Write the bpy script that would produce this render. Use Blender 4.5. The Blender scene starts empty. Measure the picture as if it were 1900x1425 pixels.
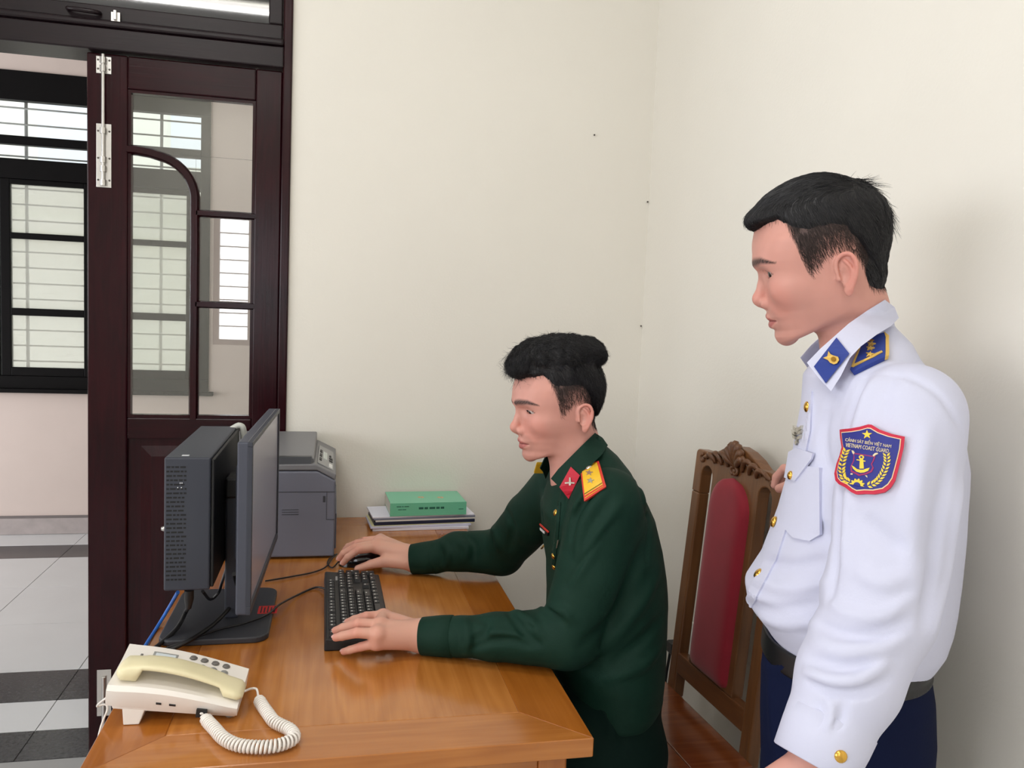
import bpy, bmesh, math, random
import numpy as np
from mathutils import Vector, Matrix
from mathutils.geometry import tessellate_polygon
random.seed(7); rng = np.random.default_rng(7)
SC = bpy.context.scene
COL = SC.collection
# ---------------------------------------------------------------- camera
FPX, YAW, PITCH, ROLL = 1515.0, math.radians(12.46), math.radians(4.67), math.radians(2.31)
CAM = np.array([0.0, 0.0, 1.41])
FWD = np.array([math.sin(YAW)*math.cos(PITCH), math.cos(YAW)*math.cos(PITCH), -math.sin(PITCH)])
_rt = np.array([math.cos(YAW), -math.sin(YAW), 0.0]); _up = np.cross(_rt, FWD)
RT = math.cos(ROLL)*_rt + math.sin(ROLL)*_up
UP = -math.sin(ROLL)*_rt + math.cos(ROLL)*_up
cd = bpy.data.cameras.new('camera'); cam = bpy.data.objects.new('camera', cd); COL.objects.link(cam)
cd.sensor_fit = 'HORIZONTAL'; cd.sensor_width = 36.0; cd.lens = FPX/1900.0*36.0; cd.clip_start = 0.02
M = Matrix.Identity(4)
for i in range(3):
    M[i][0], M[i][1], M[i][2], M[i][3] = RT[i], UP[i], -FWD[i], CAM[i]
cam.matrix_world = M
SC.camera = cam
# ---------------------------------------------------------------- view, world and lights
SC.view_settings.view_transform = 'Standard'; SC.view_settings.look = 'None'
SC.view_settings.gamma = 1.0; SC.view_settings.use_curve_mapping = False
SC.view_settings.exposure = 0.02
wd = bpy.data.worlds.new('sky'); SC.world = wd; wd.use_nodes = True
wd.node_tree.nodes['Background'].inputs[0].default_value = (0.86, 0.93, 1.0, 1)
wd.node_tree.nodes['Background'].inputs[1].default_value = 2.2
def area_light(name, loc, target, sx, sy, power, color):
    l = bpy.data.lights.new(name, 'AREA'); l.shape = 'RECTANGLE'; l.size = sx; l.size_y = sy
    l.energy = power; l.color = color
    o = bpy.data.objects.new(name, l); COL.objects.link(o); o.location = loc
    o.rotation_euler = (Vector(target)-Vector(loc)).to_track_quat('-Z', 'Y').to_euler()
    return o
# daylight by the rear window and an unseen left window, widened for softer shadows
area_light('daylight_rear_window', (-0.725, -2.735, 1.65), (-0.725, 0, 1.65), 0.62, 1.16, 11, (0.93, 0.94, 1.0))
area_light('daylight_left_window', (-3.335, -0.15, 1.65), (0, -0.15, 1.55), 3.46, 1.16, 72, (0.97, 0.96, 1.0))
# added fill, kept low, standing in for daylight from an unseen corridor end
area_light('corridor_fill', (-4.4, 3.9, 0.95), (0, 4.1, 0.2), 2.3, 1.5, 60, (0.97, 0.97, 1.0))
# ---------------------------------------------------------------- pixel helpers
def ray(x, y):
    x = np.asarray(x, float); y = np.asarray(y, float)
    return FWD + RT*((x-950.0)/FPX)[..., None] - UP*((y-712.5)/FPX)[..., None]
def atZ(x, y, z): d = ray(x, y); return CAM + d*((z-CAM[2])/d[2])
def atY(x, y, Y): d = ray(x, y); return CAM + d*(Y/d[1])
def atX(x, y, X): d = ray(x, y); return CAM + d*(X/d[0])
def atD(x, y, D): return CAM + ray(x, y)*D           # D: distance along the view axis
def on_plane(x, y, p0, n):
    d = ray(x, y); return CAM + d*(((np.asarray(p0)-CAM) @ n)/(d @ n))
# ---------------------------------------------------------------- materials
def lin(c):
    c = np.asarray(c, float)/255.0
    return tuple(np.where(c <= 0.04045, c/12.92, ((c+0.055)/1.055)**2.4))
MATS = {}
def mat(name, rgb, rough=0.5, metal=0.0, spec=0.5, coat=0.0, bump=0.0, bscale=40.0, var=0.0, vscale=6.0, emit=0.0, sheen=0.0, vcol=False, sss=0.0, noisevec=(1, 1, 1)):
    if name in MATS: return MATS[name]
    m = bpy.data.materials.new(name); m.use_nodes = True; MATS[name] = m
    nt = m.node_tree; b = nt.nodes['Principled BSDF']
    c = (*lin(rgb), 1.0)
    b.inputs['Base Color'].default_value = c
    b.inputs['Roughness'].default_value = rough; b.inputs['Metallic'].default_value = metal
    b.inputs['Specular IOR Level'].default_value = spec
    if coat: b.inputs['Coat Weight'].default_value = coat; b.inputs['Coat Roughness'].default_value = 0.08
    if sheen: b.inputs['Sheen Weight'].default_value = sheen; b.inputs['Sheen Roughness'].default_value = 0.5
    if sss:
        b.inputs['Subsurface Weight'].default_value = sss; b.inputs['Subsurface Radius'].default_value = (0.012, 0.005, 0.003)
        b.inputs['Subsurface Scale'].default_value = 0.5
    if emit:
        b.inputs['Emission Color'].default_value = c; b.inputs['Emission Strength'].default_value = emit
    g = nt.nodes.new('ShaderNodeNewGeometry')
    mp = nt.nodes.new('ShaderNodeMapping'); mp.inputs['Scale'].default_value = noisevec
    nt.links.new(g.outputs['Position'], mp.inputs['Vector'])
    src = None
    if vcol:
        at = nt.nodes.new('ShaderNodeVertexColor'); at.layer_name = 'col'; src = at.outputs['Color']
    if var:
        n = nt.nodes.new('ShaderNodeTexNoise'); n.inputs['Scale'].default_value = vscale; n.inputs['Detail'].default_value = 5
        nt.links.new(mp.outputs[0], n.inputs['Vector'])
        r = nt.nodes.new('ShaderNodeMapRange'); r.inputs['From Min'].default_value = 0.3; r.inputs['From Max'].default_value = 0.7
        r.inputs['To Min'].default_value = 1-var; r.inputs['To Max'].default_value = 1+var
        nt.links.new(n.outputs[0], r.inputs[0])
        mx = nt.nodes.new('ShaderNodeVectorMath'); mx.operation = 'SCALE'
        if src is not None: nt.links.new(src, mx.inputs[0])
        else: mx.inputs[0].default_value = c[:3]
        nt.links.new(r.outputs[0], mx.inputs['Scale']); src = mx.outputs[0]
    if src is not None: nt.links.new(src, b.inputs['Base Color'])
    if bump:
        n2 = nt.nodes.new('ShaderNodeTexNoise'); n2.inputs['Scale'].default_value = bscale; n2.inputs['Detail'].default_value = 4
        nt.links.new(mp.outputs[0], n2.inputs['Vector'])
        bp = nt.nodes.new('ShaderNodeBump'); bp.inputs['Strength'].default_value = bump; bp.inputs['Distance'].default_value = 0.01
        nt.links.new(n2.outputs[0], bp.inputs['Height']); nt.links.new(bp.outputs[0], b.inputs['Normal'])
    return m
def wood(name, dark, light, axis='Y', rough=0.3, coat=0.3, scale=1.0, streak=0.35, spec=0.5):
    if name in MATS: return MATS[name]
    m = bpy.data.materials.new(name); m.use_nodes = True; MATS[name] = m
    nt = m.node_tree; b = nt.nodes['Principled BSDF']
    g = nt.nodes.new('ShaderNodeNewGeometry'); mp = nt.nodes.new('ShaderNodeMapping')
    s = {'X': (1.3, 11, 11), 'Y': (11, 1.3, 11), 'Z': (11, 11, 1.3)}[axis]
    mp.inputs['Scale'].default_value = tuple(scale*v for v in s)
    nt.links.new(g.outputs['Position'], mp.inputs['Vector'])
    n = nt.nodes.new('ShaderNodeTexNoise'); n.inputs['Scale'].default_value = 1.0; n.inputs['Detail'].default_value = 3
    nt.links.new(mp.outputs[0], n.inputs['Vector'])
    # growth rings: bands of the warped noise, plus fine pores
    mul = nt.nodes.new('ShaderNodeMath'); mul.operation = 'MULTIPLY'; mul.inputs[1].default_value = 46.0
    nt.links.new(n.outputs[0], mul.inputs[0])
    sn = nt.nodes.new('ShaderNodeMath'); sn.operation = 'SINE'; nt.links.new(mul.outputs[0], sn.inputs[0])
    mp2 = nt.nodes.new('ShaderNodeMapping')
    mp2.inputs['Scale'].default_value = tuple(scale*(v*14 if v > 2 else v*3) for v in s)
    nt.links.new(g.outputs['Position'], mp2.inputs['Vector'])
    n2 = nt.nodes.new('ShaderNodeTexNoise'); n2.inputs['Scale'].default_value = 1.0; n2.inputs['Detail'].default_value = 4
    nt.links.new(mp2.outputs[0], n2.inputs['Vector'])
    n3 = nt.nodes.new('ShaderNodeTexNoise'); n3.inputs['Scale'].default_value = 5.0; nt.links.new(g.outputs['Position'], n3.inputs['Vector'])
    def mad(a, k, c):
        q = nt.nodes.new('ShaderNodeMath'); q.operation = 'MULTIPLY_ADD'; nt.links.new(a, q.inputs[0]); q.inputs[1].default_value = k
        if isinstance(c, (int, float)): q.inputs[2].default_value = c
        else: nt.links.new(c, q.inputs[2])
        return q.outputs[0]
    v = mad(sn.outputs[0], 0.5*streak*0.5, 0.0)
    v = mad(n2.outputs[0], streak*1.1, v); v = mad(n3.outputs[0], 0.9, v); v = mad(v, 1.0, -0.12-0.30*streak)
    rp = nt.nodes.new('ShaderNodeMix'); rp.data_type = 'RGBA'; rp.clamp_factor = True
    rp.inputs['A'].default_value = (*lin(dark), 1); rp.inputs['B'].default_value = (*lin(light), 1)
    nt.links.new(v, rp.inputs['Factor']); nt.links.new(rp.outputs['Result'], b.inputs['Base Color'])
    b.inputs['Roughness'].default_value = rough; b.inputs['Specular IOR Level'].default_value = spec; b.inputs['Coat Weight'].default_value = coat; b.inputs['Coat Roughness'].default_value = 0.12
    bp = nt.nodes.new('ShaderNodeBump'); bp.inputs['Strength'].default_value = 0.06; bp.inputs['Distance'].default_value = 0.004
    nt.links.new(n2.outputs[0], bp.inputs['Height']); nt.links.new(bp.outputs[0], b.inputs['Normal'])
    return m
def glass_mat(name, tint=(255, 255, 255), gloss=0.12, rough=0.01, haze=0.0, hazecol=(235, 238, 235)):
    if name in MATS: return MATS[name]
    m = bpy.data.materials.new(name); m.use_nodes = True; MATS[name] = m
    nt = m.node_tree; nt.nodes.remove(nt.nodes['Principled BSDF']); out = nt.nodes['Material Output']
    t = nt.nodes.new('ShaderNodeBsdfTransparent'); t.inputs[0].default_value = (*lin(tint), 1)
    g = nt.nodes.new('ShaderNodeBsdfGlossy'); g.inputs['Roughness'].default_value = rough
    f = nt.nodes.new('ShaderNodeFresnel'); f.inputs[0].default_value = 1.5
    ad = nt.nodes.new('ShaderNodeMath'); ad.operation = 'ADD'; ad.inputs[1].default_value = gloss; nt.links.new(f.outputs[0], ad.inputs[0])
    mx = nt.nodes.new('ShaderNodeMixShader'); nt.links.new(ad.outputs[0], mx.inputs[0])
    base = t.outputs[0]
    if haze:
        d = nt.nodes.new('ShaderNodeBsdfTranslucent'); d.inputs[0].default_value = (*lin(hazecol), 1)
        m2 = nt.nodes.new('ShaderNodeMixShader'); m2.inputs[0].default_value = haze
        nt.links.new(t.outputs[0], m2.inputs[1]); nt.links.new(d.outputs[0], m2.inputs[2]); base = m2.outputs[0]
    nt.links.new(base, mx.inputs[1]); nt.links.new(g.outputs[0], mx.inputs[2]); nt.links.new(mx.outputs[0], out.inputs[0])
    return m
# ---------------------------------------------------------------- object helpers
WL = {}
def tag(o, label=None, cat=None, group=None, kind=None):
    if label: o['label'] = label
    if cat: o['category'] = cat
    if group: o['group'] = group
    if kind: o['kind'] = kind
    return o
def thing(name, label, cat, loc, group=None, kind=None):
    o = bpy.data.objects.new(name, None); COL.objects.link(o); o.location = tuple(map(float, loc))
    o.empty_display_size = 0.05; WL[o] = Vector(o.location)
    return tag(o, label, cat, group, kind)
def link_mesh(name, me, material, parent=None, center=None):
    o = bpy.data.objects.new(name, me); COL.objects.link(o)
    if material is not None and not me.materials: me.materials.append(material)
    c = Vector(center) if center is not None else Vector((0, 0, 0))
    WL[o] = c; o.location = c
    if parent is not None: o.parent = parent; o.location = c-WL[parent]
    return o
def mesh_obj(name, verts, faces, material, parent=None, smooth=False, bevel=0.0, bseg=2, sharp=None, cols=None):
    v = np.asarray(verts, float); c = (v.min(0)+v.max(0))/2
    me = bpy.data.meshes.new(name)
    me.from_pydata((v-c).tolist(), [], faces if isinstance(faces, list) else faces.tolist())
    if bevel:
        bm = bmesh.new(); bm.from_mesh(me); bmesh.ops.remove_doubles(bm, verts=bm.verts, dist=1e-6)
        ed = [e for e in bm.edges if len(e.link_faces) == 2 and e.calc_face_angle(0) > 0.5]
        bmesh.ops.bevel(bm, geom=ed, offset=bevel, segments=bseg, affect='EDGES', profile=0.5, clamp_overlap=True)
        bm.to_mesh(me); bm.free()
    if cols is not None:
        a = me.color_attributes.new('col', 'FLOAT_COLOR', 'POINT')
        cc = np.ones((len(v), 4), np.float32); cc[:, :3] = cols; a.data.foreach_set('color', cc.ravel())
    if smooth:
        me.polygons.foreach_set('use_smooth', [True]*len(me.polygons))
        if sharp: me.set_sharp_from_angle(angle=math.radians(sharp))
    me.update()
    return link_mesh(name, me, material, parent, c)
class MB:
    def __init__(s): s.v = []; s.f = []
    def add(s, v, f):
        n = len(s.v); s.v += [tuple(map(float, q)) for q in v]; s.f += [[i+n for i in q] for q in f]; return s
    def box(s, a, b):
        x0, y0, z0 = map(min, a, b); x1, y1, z1 = map(max, a, b)
        return s.add([(x0, y0, z0), (x1, y0, z0), (x1, y1, z0), (x0, y1, z0), (x0, y0, z1), (x1, y0, z1), (x1, y1, z1), (x0, y1, z1)],
                     [[0, 3, 2, 1], [4, 5, 6, 7], [0, 1, 5, 4], [1, 2, 6, 5], [2, 3, 7, 6], [3, 0, 4, 7]])
    def obox(s, c, ax, ay, az):   # centre and half-axis vectors
        c, ax, ay, az = (np.asarray(q, float) for q in (c, ax, ay, az))
        return s.add([c+i*ax+j*ay+k*az for k in (-1, 1) for (i, j) in ((-1, -1), (1, -1), (1, 1), (-1, 1))],
                     [[0, 3, 2, 1], [4, 5, 6, 7], [0, 1, 5, 4], [1, 2, 6, 5], [2, 3, 7, 6], [3, 0, 4, 7]])
    def hexa(s, bot, top):
        return s.add(list(bot)+list(top), [[0, 3, 2, 1], [4, 5, 6, 7], [0, 1, 5, 4], [1, 2, 6, 5], [2, 3, 7, 6], [3, 0, 4, 7]])
    def prism(s, poly, ext):      # 3-D polygon and extrusion vector
        poly = [np.asarray(p, float) for p in poly]; n = len(poly); e = np.asarray(ext, float)
        f = [list(range(n))[::-1], [n+i for i in range(n)]]+[[i, (i+1) % n, n+(i+1) % n, n+i] for i in range(n)]
        return s.add(poly+[p+e for p in poly], f)
    def tube(s, pts, r, n=8, cap=True, up=None):
        pts = np.asarray(pts, float); m = len(pts); rr = np.broadcast_to(np.asarray(r, float), (m,))
        t = np.gradient(pts, axis=0); t /= np.linalg.norm(t, axis=1)[:, None]+1e-12
        ref = np.array([0, 0, 1.0]) if up is None else np.asarray(up, float)
        if abs(t[0] @ ref) > 0.95: ref = np.array([1.0, 0, 0])
        a = np.cross(t[0], ref); a /= np.linalg.norm(a); vs = []
        for i in range(m):
            a = a-t[i]*(a @ t[i]); a /= np.linalg.norm(a); b = np.cross(t[i], a)
            for k in range(n):
                th = 2*math.pi*k/n; vs.append(pts[i]+rr[i]*(math.cos(th)*a+math.sin(th)*b))
        f = [[i*n+k, i*n+(k+1) % n, (i+1)*n+(k+1) % n, (i+1)*n+k] for i in range(m-1) for k in range(n)]
        if cap: f += [list(range(n))[::-1], [(m-1)*n+k for k in range(n)]]
        return s.add(vs, f)
    def sweep(s, pts, prof, side, nrm, closed=False):   # rectangular/any profile swept; prof=(side, nrm) offsets
        pts = np.asarray(pts, float); m = len(pts); n = len(prof); t = np.gradient(pts, axis=0); vs = []
        nrm = np.asarray(nrm, float)
        for i in range(m):
            ti = t[i]/np.linalg.norm(t[i]); sd = np.cross(nrm, ti); sd /= np.linalg.norm(sd)
            for (a, b) in prof: vs.append(pts[i]+sd*a+nrm*b)
        f = [[i*n+k, i*n+(k+1) % n, (i+1)*n+(k+1) % n, (i+1)*n+k] for i in range(m-1) for k in range(n)]
        f += [list(range(n))[::-1], [(m-1)*n+k for k in range(n)]]
        return s.add(vs, f)
    def lathe(s, c, axis, prof, n=16):    # prof: (radius, height along axis)
        axis = np.asarray(axis, float); axis /= np.linalg.norm(axis)
        ref = np.array([0, 0, 1.0]) if abs(axis[2]) < 0.9 else np.array([1.0, 0, 0])
        a = np.cross(axis, ref); a /= np.linalg.norm(a); b = np.cross(axis, a); vs = []
        for (r, h) in prof:
            for k in range(n):
                th = 2*math.pi*k/n; vs.append(np.asarray(c)+axis*h+r*(math.cos(th)*a+math.sin(th)*b))
        m = len(prof)
        f = [[i*n+k, i*n+(k+1) % n, (i+1)*n+(k+1) % n, (i+1)*n+k] for i in range(m-1) for k in range(n)]
        f += [list(range(n))[::-1], [(m-1)*n+k for k in range(n)]]
        return s.add(vs, f)
    def build(s, name, material, parent=None, smooth=False, bevel=0.0, bseg=2, sharp=None):
        o = mesh_obj(name, s.v, s.f, material, parent, smooth, bevel, bseg, sharp)
        bm = bmesh.new(); bm.from_mesh(o.data); bmesh.ops.recalc_face_normals(bm, faces=bm.faces); bm.to_mesh(o.data); bm.free()
        return o
def dup(o, parent, loc, rot=None):
    c = bpy.data.objects.new(o.name.split('.')[0], o.data); COL.objects.link(c); c.parent = parent
    WL[c] = Vector(loc); c.location = Vector(loc)-(WL[parent] if parent else Vector((0, 0, 0)))
    if rot is not None: c.rotation_euler = rot
    return c
def smooth_path(pts, n=10):
    pts = np.asarray(pts, float)
    P = np.vstack([2*pts[0]-pts[1], pts, 2*pts[-1]-pts[-2]]); out = []
    for i in range(1, len(P)-2):
        for k in range(n):
            t = k/n
            out.append(0.5*((2*P[i])+(-P[i-1]+P[i+1])*t+(2*P[i-1]-5*P[i]+4*P[i+1]-P[i+2])*t*t+(-P[i-1]+3*P[i]-3*P[i+1]+P[i+2])*t**3))
    out.append(pts[-1]); return np.array(out)
def plate(outer, holes, thick, bevel=0.0):
    """2-D outline (with holes) extruded to a plate, as vertices and faces in its own plane."""
    cu = bpy.data.curves.new('outline', 'CURVE'); cu.dimensions = '2D'; cu.fill_mode = 'BOTH'
    cu.extrude = max(thick/2-bevel, 1e-5); cu.bevel_depth = bevel; cu.bevel_resolution = 2; cu.offset = -bevel
    for poly in [outer]+list(holes):
        sp = cu.splines.new('POLY'); sp.points.add(len(poly)-1); sp.use_cyclic_u = True
        for p, q in zip(sp.points, poly): p.co = (q[0], q[1], 0, 1)
    ob = bpy.data.objects.new('outline', cu); me = bpy.data.meshes.new_from_object(ob)
    v = np.array([x.co[:] for x in me.vertices]); f = [list(p.vertices) for p in me.polygons]
    bpy.data.objects.remove(ob); bpy.data.meshes.remove(me); bpy.data.curves.remove(cu)
    return v, f
def text_mesh(s, size=1.0, extrude=0.0):
    cu = bpy.data.curves.new('lettering', 'FONT'); cu.body = s; cu.size = size; cu.extrude = extrude; cu.align_x = 'CENTER'; cu.align_y = 'CENTER'; cu.resolution_u = 2
    ob = bpy.data.objects.new('lettering', cu); me = bpy.data.meshes.new_from_object(ob)
    v = np.array([x.co[:] for x in me.vertices]); f = [list(p.vertices) for p in me.polygons]
    bpy.data.objects.remove(ob); bpy.data.meshes.remove(me); bpy.data.curves.remove(cu)
    return v, f
def arc(cx, cy, r, a0, a1, n=10):
    return [(cx+r*math.cos(math.radians(a0+(a1-a0)*i/n)), cy+r*math.sin(math.radians(a0+(a1-a0)*i/n))) for i in range(n+1)]
def rrect(x0, y0, x1, y1, r, n=5):
    return arc(x1-r, y0+r, r, -90, 0, n)+arc(x1-r, y1-r, r, 0, 90, n)+arc(x0+r, y1-r, r, 90, 180, n)+arc(x0+r, y0+r, r, 180, 270, n)
# ================================================================ the room
WB, WR, CE = 2.505, 0.978, 3.30          # back wall, right wall, ceiling
XL, YR = -3.20, -2.60                   # left wall, rear wall
m_wall = mat('cream_paint', (232, 228, 218), 0.62, spec=0.25, bump=0.05, bscale=160, var=0.012, vscale=3)
m_corr = mat('corridor_paint', (218, 202, 194), 0.7, spec=0.2, var=0.015)
m_ceil = mat('ceiling_paint', (236, 236, 232), 0.8)
m_door = wood('dark_lacquered_wood', (22, 4, 9), (50, 8, 16), 'Z', rough=0.2, coat=0.0, scale=1.5, spec=0.2)
m_doorh = wood('dark_lacquered_rail', (20, 4, 8), (46, 8, 15), 'X', rough=0.2, coat=0.0, scale=1.5, spec=0.2)
m_frame = wood('dark_frame_wood', (18, 9, 13), (30, 15, 20), 'X', rough=0.3, coat=0.0, scale=1.5, spec=0.3)
m_black = mat('black_window_wood', (9, 7, 8), 0.5, spec=0.12)
m_glass = glass_mat('clear_glass', (250, 252, 250), 0.06)
m_glass2 = glass_mat('pale_window_glass', (250, 250, 248), 0.02, haze=0.35, hazecol=(240, 237, 232))
m_steel = mat('steel', (205, 203, 200), 0.28, metal=1.0)
m_granite = mat('dark_granite', (62, 60, 62), 0.22, var=0.35, vscale=90, spec=0.5)
m_tile = mat('grey_white_tile', (206, 206, 206), 0.22, spec=0.5, var=0.02, vscale=4)
m_marble = mat('marble_skirting', (176, 166, 164), 0.3, var=0.12, vscale=14)
m_white = mat('white_plastic', (232, 232, 226), 0.4)
def struct(name, mb, m, label, cat, **k):
    return tag(mb.build(name, m, None, **k), label, cat, None, 'structure')
KS = WB/2.42
def kz(z): return 1.41+(z-1.41)*KS if z > 0.2 else z      # door heights and widths were measured for a wall at 2.42 m
DX0, DX1, DZT = -1.72*KS, -0.130*KS, 2.98     # doorway in the back wall
mb = MB(); mb.box((DX1, WB, 0), (WR+0.12, WB+0.14, CE)); mb.box((XL, WB, 0), (DX0, WB+0.14, CE)); mb.box((DX0, WB, DZT), (DX1, WB+0.14, CE))
struct('wall_back', mb, m_wall, 'cream painted wall behind the desk, cut by the dark doorway', 'wall')
struct('wall_right', MB().box((WR, YR, 0), (WR+0.12, WB, CE)), m_wall, 'cream painted wall behind the standing man, right of the corner', 'wall')
mb = MB(); a0, a1, z0, z1 = -1.05, -0.40, 1.06, 2.24
mb.box((XL, YR-0.14, 0), (a0, YR, CE)); mb.box((a1, YR-0.14, 0), (WR+0.12, YR, CE)); mb.box((a0, YR-0.14, 0), (a1, YR, z0)); mb.box((a0, YR-0.14, z1), (a1, YR, CE))
struct('wall_rear', mb, m_wall, 'cream painted wall with a barred window opposite the door', 'wall')
mb = MB(); y0, y1 = -1.9, 1.6
mb.box((XL-0.14, YR, 0), (XL, y0, CE)); mb.box((XL-0.14, y1, 0), (XL, WB+0.14, CE)); mb.box((XL-0.14, y0, 0), (XL, y1, z0)); mb.box((XL-0.14, y0, z1), (XL, y1, CE))
struct('wall_left', mb, m_wall, 'cream painted wall with a wide window, left of the desk', 'wall')
struct('ceiling', MB().box((XL-0.14, YR-0.14, CE), (WR+0.12, WB+0.14, CE+0.1)), m_ceil, 'white ceiling of the office', 'ceiling')
fl = thing('floor', 'grey white tiled floor with dark granite bands seen through the doorway', 'floor', (-1, 2.5, 0), kind='structure')
mb = MB(); mb.box((XL, YR, -0.10), (WR, WB+0.14, -0.002)); mb.box((-4.5, WB+0.14, -0.10), (3.2, 5.30, -0.006))
mb.build('subfloor', mat('grout', (150, 150, 148), 0.8), fl)
# tiles: corridor rows between the granite bands, plus the office floor
T = 0.512; rows = [(3.303, 3.80), (3.80, 4.297), (4.297, 4.795), (5.045, 5.298), (2.832, 3.048)]
bands = [(WB+0.14, 2.832), (3.048, 3.303), (4.795, 5.045)]
proto = {}
def tile(nm, x0, x1, ya, yb, m):
    key = (nm, round(x1-x0, 3), round(yb-ya, 3)); c = ((x0+x1)/2, (ya+yb)/2, -0.003)
    if key not in proto:
        proto[key] = MB().box((x0+0.0012, ya+0.0012, -0.006), (x1-0.0012, yb-0.0012, 0)).build(nm, m, fl, bevel=0.0008, bseg=1)
    else: dup(proto[key], fl, c)
for i in range(-4, 7):
    x0 = -1.436+T*i
    for (ya, yb) in rows: tile('tile', x0, x0+T, ya, yb, m_tile)
    for (ya, yb) in bands:
        if not (ya < 2.7 and (x0+T > 1.6 or x0 < -3.2)): tile('granite_band', x0, x0+T, ya, yb, m_granite)
for i in range(8):
    for j in range(9):
        xa = XL+0.002+i*0.515; ya = YR+j*0.567
        if xa+0.515 < WR+0.02: tile('tile', xa, xa+0.515, ya, ya+0.567, m_tile)
# corridor shell
CY = 5.30
WX0, WX1, WZ0, WZ1 = -2.62, -0.745, 0.875, 2.70
mb = MB(); mb.box((-4.5, CY, 0), (WX0, CY+0.2, CE)); mb.box((WX1, CY, 0), (3.2, CY+0.2, CE)); mb.box((WX0, CY, 0), (WX1, CY+0.2, WZ0)); mb.box((WX0, CY, WZ1), (WX1, CY+0.2, CE))
struct('wall_corridor', mb, m_corr, 'pale pinkish wall below the black window beyond the doorway', 'wall')
mb = MB(); mb.box((WR+0.12, WB, 0), (3.2, WB+0.14, CE)); mb.box((-4.5, WB, 0), (XL, WB+0.14, CE))
struct('wall_corridor_near', mb, m_corr, 'corridor side wall in line with the doorway', 'wall')
struct('ceiling_corridor', MB().box((-4.5, WB+0.14, CE), (3.2, CY+0.2, CE+0.1)), m_ceil, 'white corridor ceiling beyond the door', 'ceiling')
struct('wall_corridor_end', MB().box((3.2, WB, 0), (3.3, CY+0.2, CE)), m_corr, 'end wall of the corridor', 'wall')
bb = MB().box((-4.4, CY-0.018, 0.002), (3.2, CY-0.001, 0.098)).build('baseboard_corridor', m_marble)
tag(bb, 'grey marble skirting below the corridor window', 'baseboard', None, 'structure')
MB().box((-4.4, CY-0.012, 0.098), (3.2, CY-0.001, 0.112)).build('skirting_groove', mat('grey_groove', (120, 112, 110), 0.7), bb)
# corridor window: black frame, transom lights above, three-pane sashes below, bars and a pale facade outside
w1 = thing('window_1', 'black framed window with barred panes across the corridor', 'window', (WX0, CY, WZ0), kind='structure')
yw = CY+0.02
def wbar(nm, xa, xb, za, zb, dy=0.06, y=None, par=w1, m=m_black):
    y = CY-0.01 if y is None else y
    return MB().box((xa, y, za), (xb, y+dy, zb)).build(nm, m, par, bevel=0.003)
wbar('frame', WX0, WX1, 2.535, WZ1); wbar('frame', WX0, WX1, WZ0, 0.95); wbar('frame', WX0, WX0+0.06, 0.95, 2.535); wbar('frame', -0.80, WX1, 0.95, 2.535)
wbar('transom_bar', WX0+0.06, -0.80, 2.092, 2.205, 0.075); wbar('transom_bar', WX0+0.06, -0.80, 2.285, 2.335, 0.05)
MB().box((WX0-0.03, CY-0.045, WZ0-0.022), (WX1+0.03, CY+0.05, WZ0+0.002)).build('sill', m_black, w1, bevel=0.004)
sashes = [(-2.56, -1.90), (-1.893, -1.40), (-1.30, -0.83)]
for (sa, sb) in sashes:
    st = 0.05 if sa > -2 else 0.05
    wbar('sash_stile', sa, sa+st, 0.95, 2.092, 0.04, CY+0.0); wbar('sash_stile', sb-st, sb, 0.95, 2.092, 0.04, CY+0.0)
    for (za, zb) in ((0.95, 1.0), (1.305, 1.348), (1.750, 1.785), (2.062, 2.092)): wbar('sash_rail', sa+st, sb-st, za, zb, 0.04, CY+0.0)
    for (za, zb) in ((1.0, 1.305), (1.348, 1.750), (1.785, 2.062)):
        MB().box((sa+st, CY+0.018, za), (sb-st, CY+0.022, zb)).build('pane', m_glass2, w1)
wbar('mullion', -1.40, -1.30, 0.95, 2.535, 0.07)
for i in range(17):
    z = 1.03+i*0.093
    MB().tube([(WX0+0.02, CY+0.13, z), (WX1-0.02, CY+0.13, z)], 0.0055, 6).build('guard_bar', mat('white_guard_bar', (188, 190, 186), 0.5), w1, smooth=True)
for x in (-2.2, -1.80, -1.05): MB().tube([(x, CY+0.145, 0.9), (x, CY+0.145, 2.66)], 0.010, 6).build('guard_upright', MATS['white_guard_bar'], w1, smooth=True)
fa = thing('neighbouring_building', 'pale facade of the neighbouring building seen through the corridor window', 'building', (-1.5, 7.4, -0.1))
MB().box((-7, 7.4, -3), (5, 7.6, 7)).build('facade', mat('pale_facade', (238, 238, 226), 0.8), fa)
MB().box((-2.35, 7.36, 2.4), (-1.9, 7.4, 3.6)).build('shutter', mat('facade_panel', (226, 232, 236), 0.6), fa)
MB().box((-1.35, 7.36, 2.55), (-0.9, 7.4, 3.6)).build('shutter', MATS['facade_panel'], fa)
MB().box((-7, 7.30, 1.95), (5, 7.4, 2.05)).build('ledge', MATS['pale_facade'], fa)
# ---- doorway frame (jamb, lintel, transom light) and the closed leaf
dr = thing('door_1', 'dark lacquered glazed door leaf with steel bolt and transom light above', 'door', (-0.4, WB+0.03, 0), kind='structure')
fy = WB-0.012
def dbox(nm, xa, xb, za, zb, ya, yb, m=m_door, par=dr, bev=0.004):
    return MB().box((xa, ya, kz(za)), (xb, yb, kz(zb))).build(nm, m, par, bevel=bev)
JX = -0.152*KS; HX = -0.150*KS; TX = -0.155*KS; RX = -0.192*KS
dbox('jamb', JX, DX1+0.003, 0, DZT, fy, WB+0.12)
dbox('jamb', DX0-0.003, DX0+0.03, 0, DZT, fy, WB+0.12)
dbox('lintel', DX0+0.03, HX, 2.070, 2.128, fy-0.004, WB+0.12, m_frame)
dbox('lintel_moulding', DX0+0.03, HX, 2.128, 2.146, fy-0.012, WB+0.1, m_frame, bev=0.006)
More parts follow.
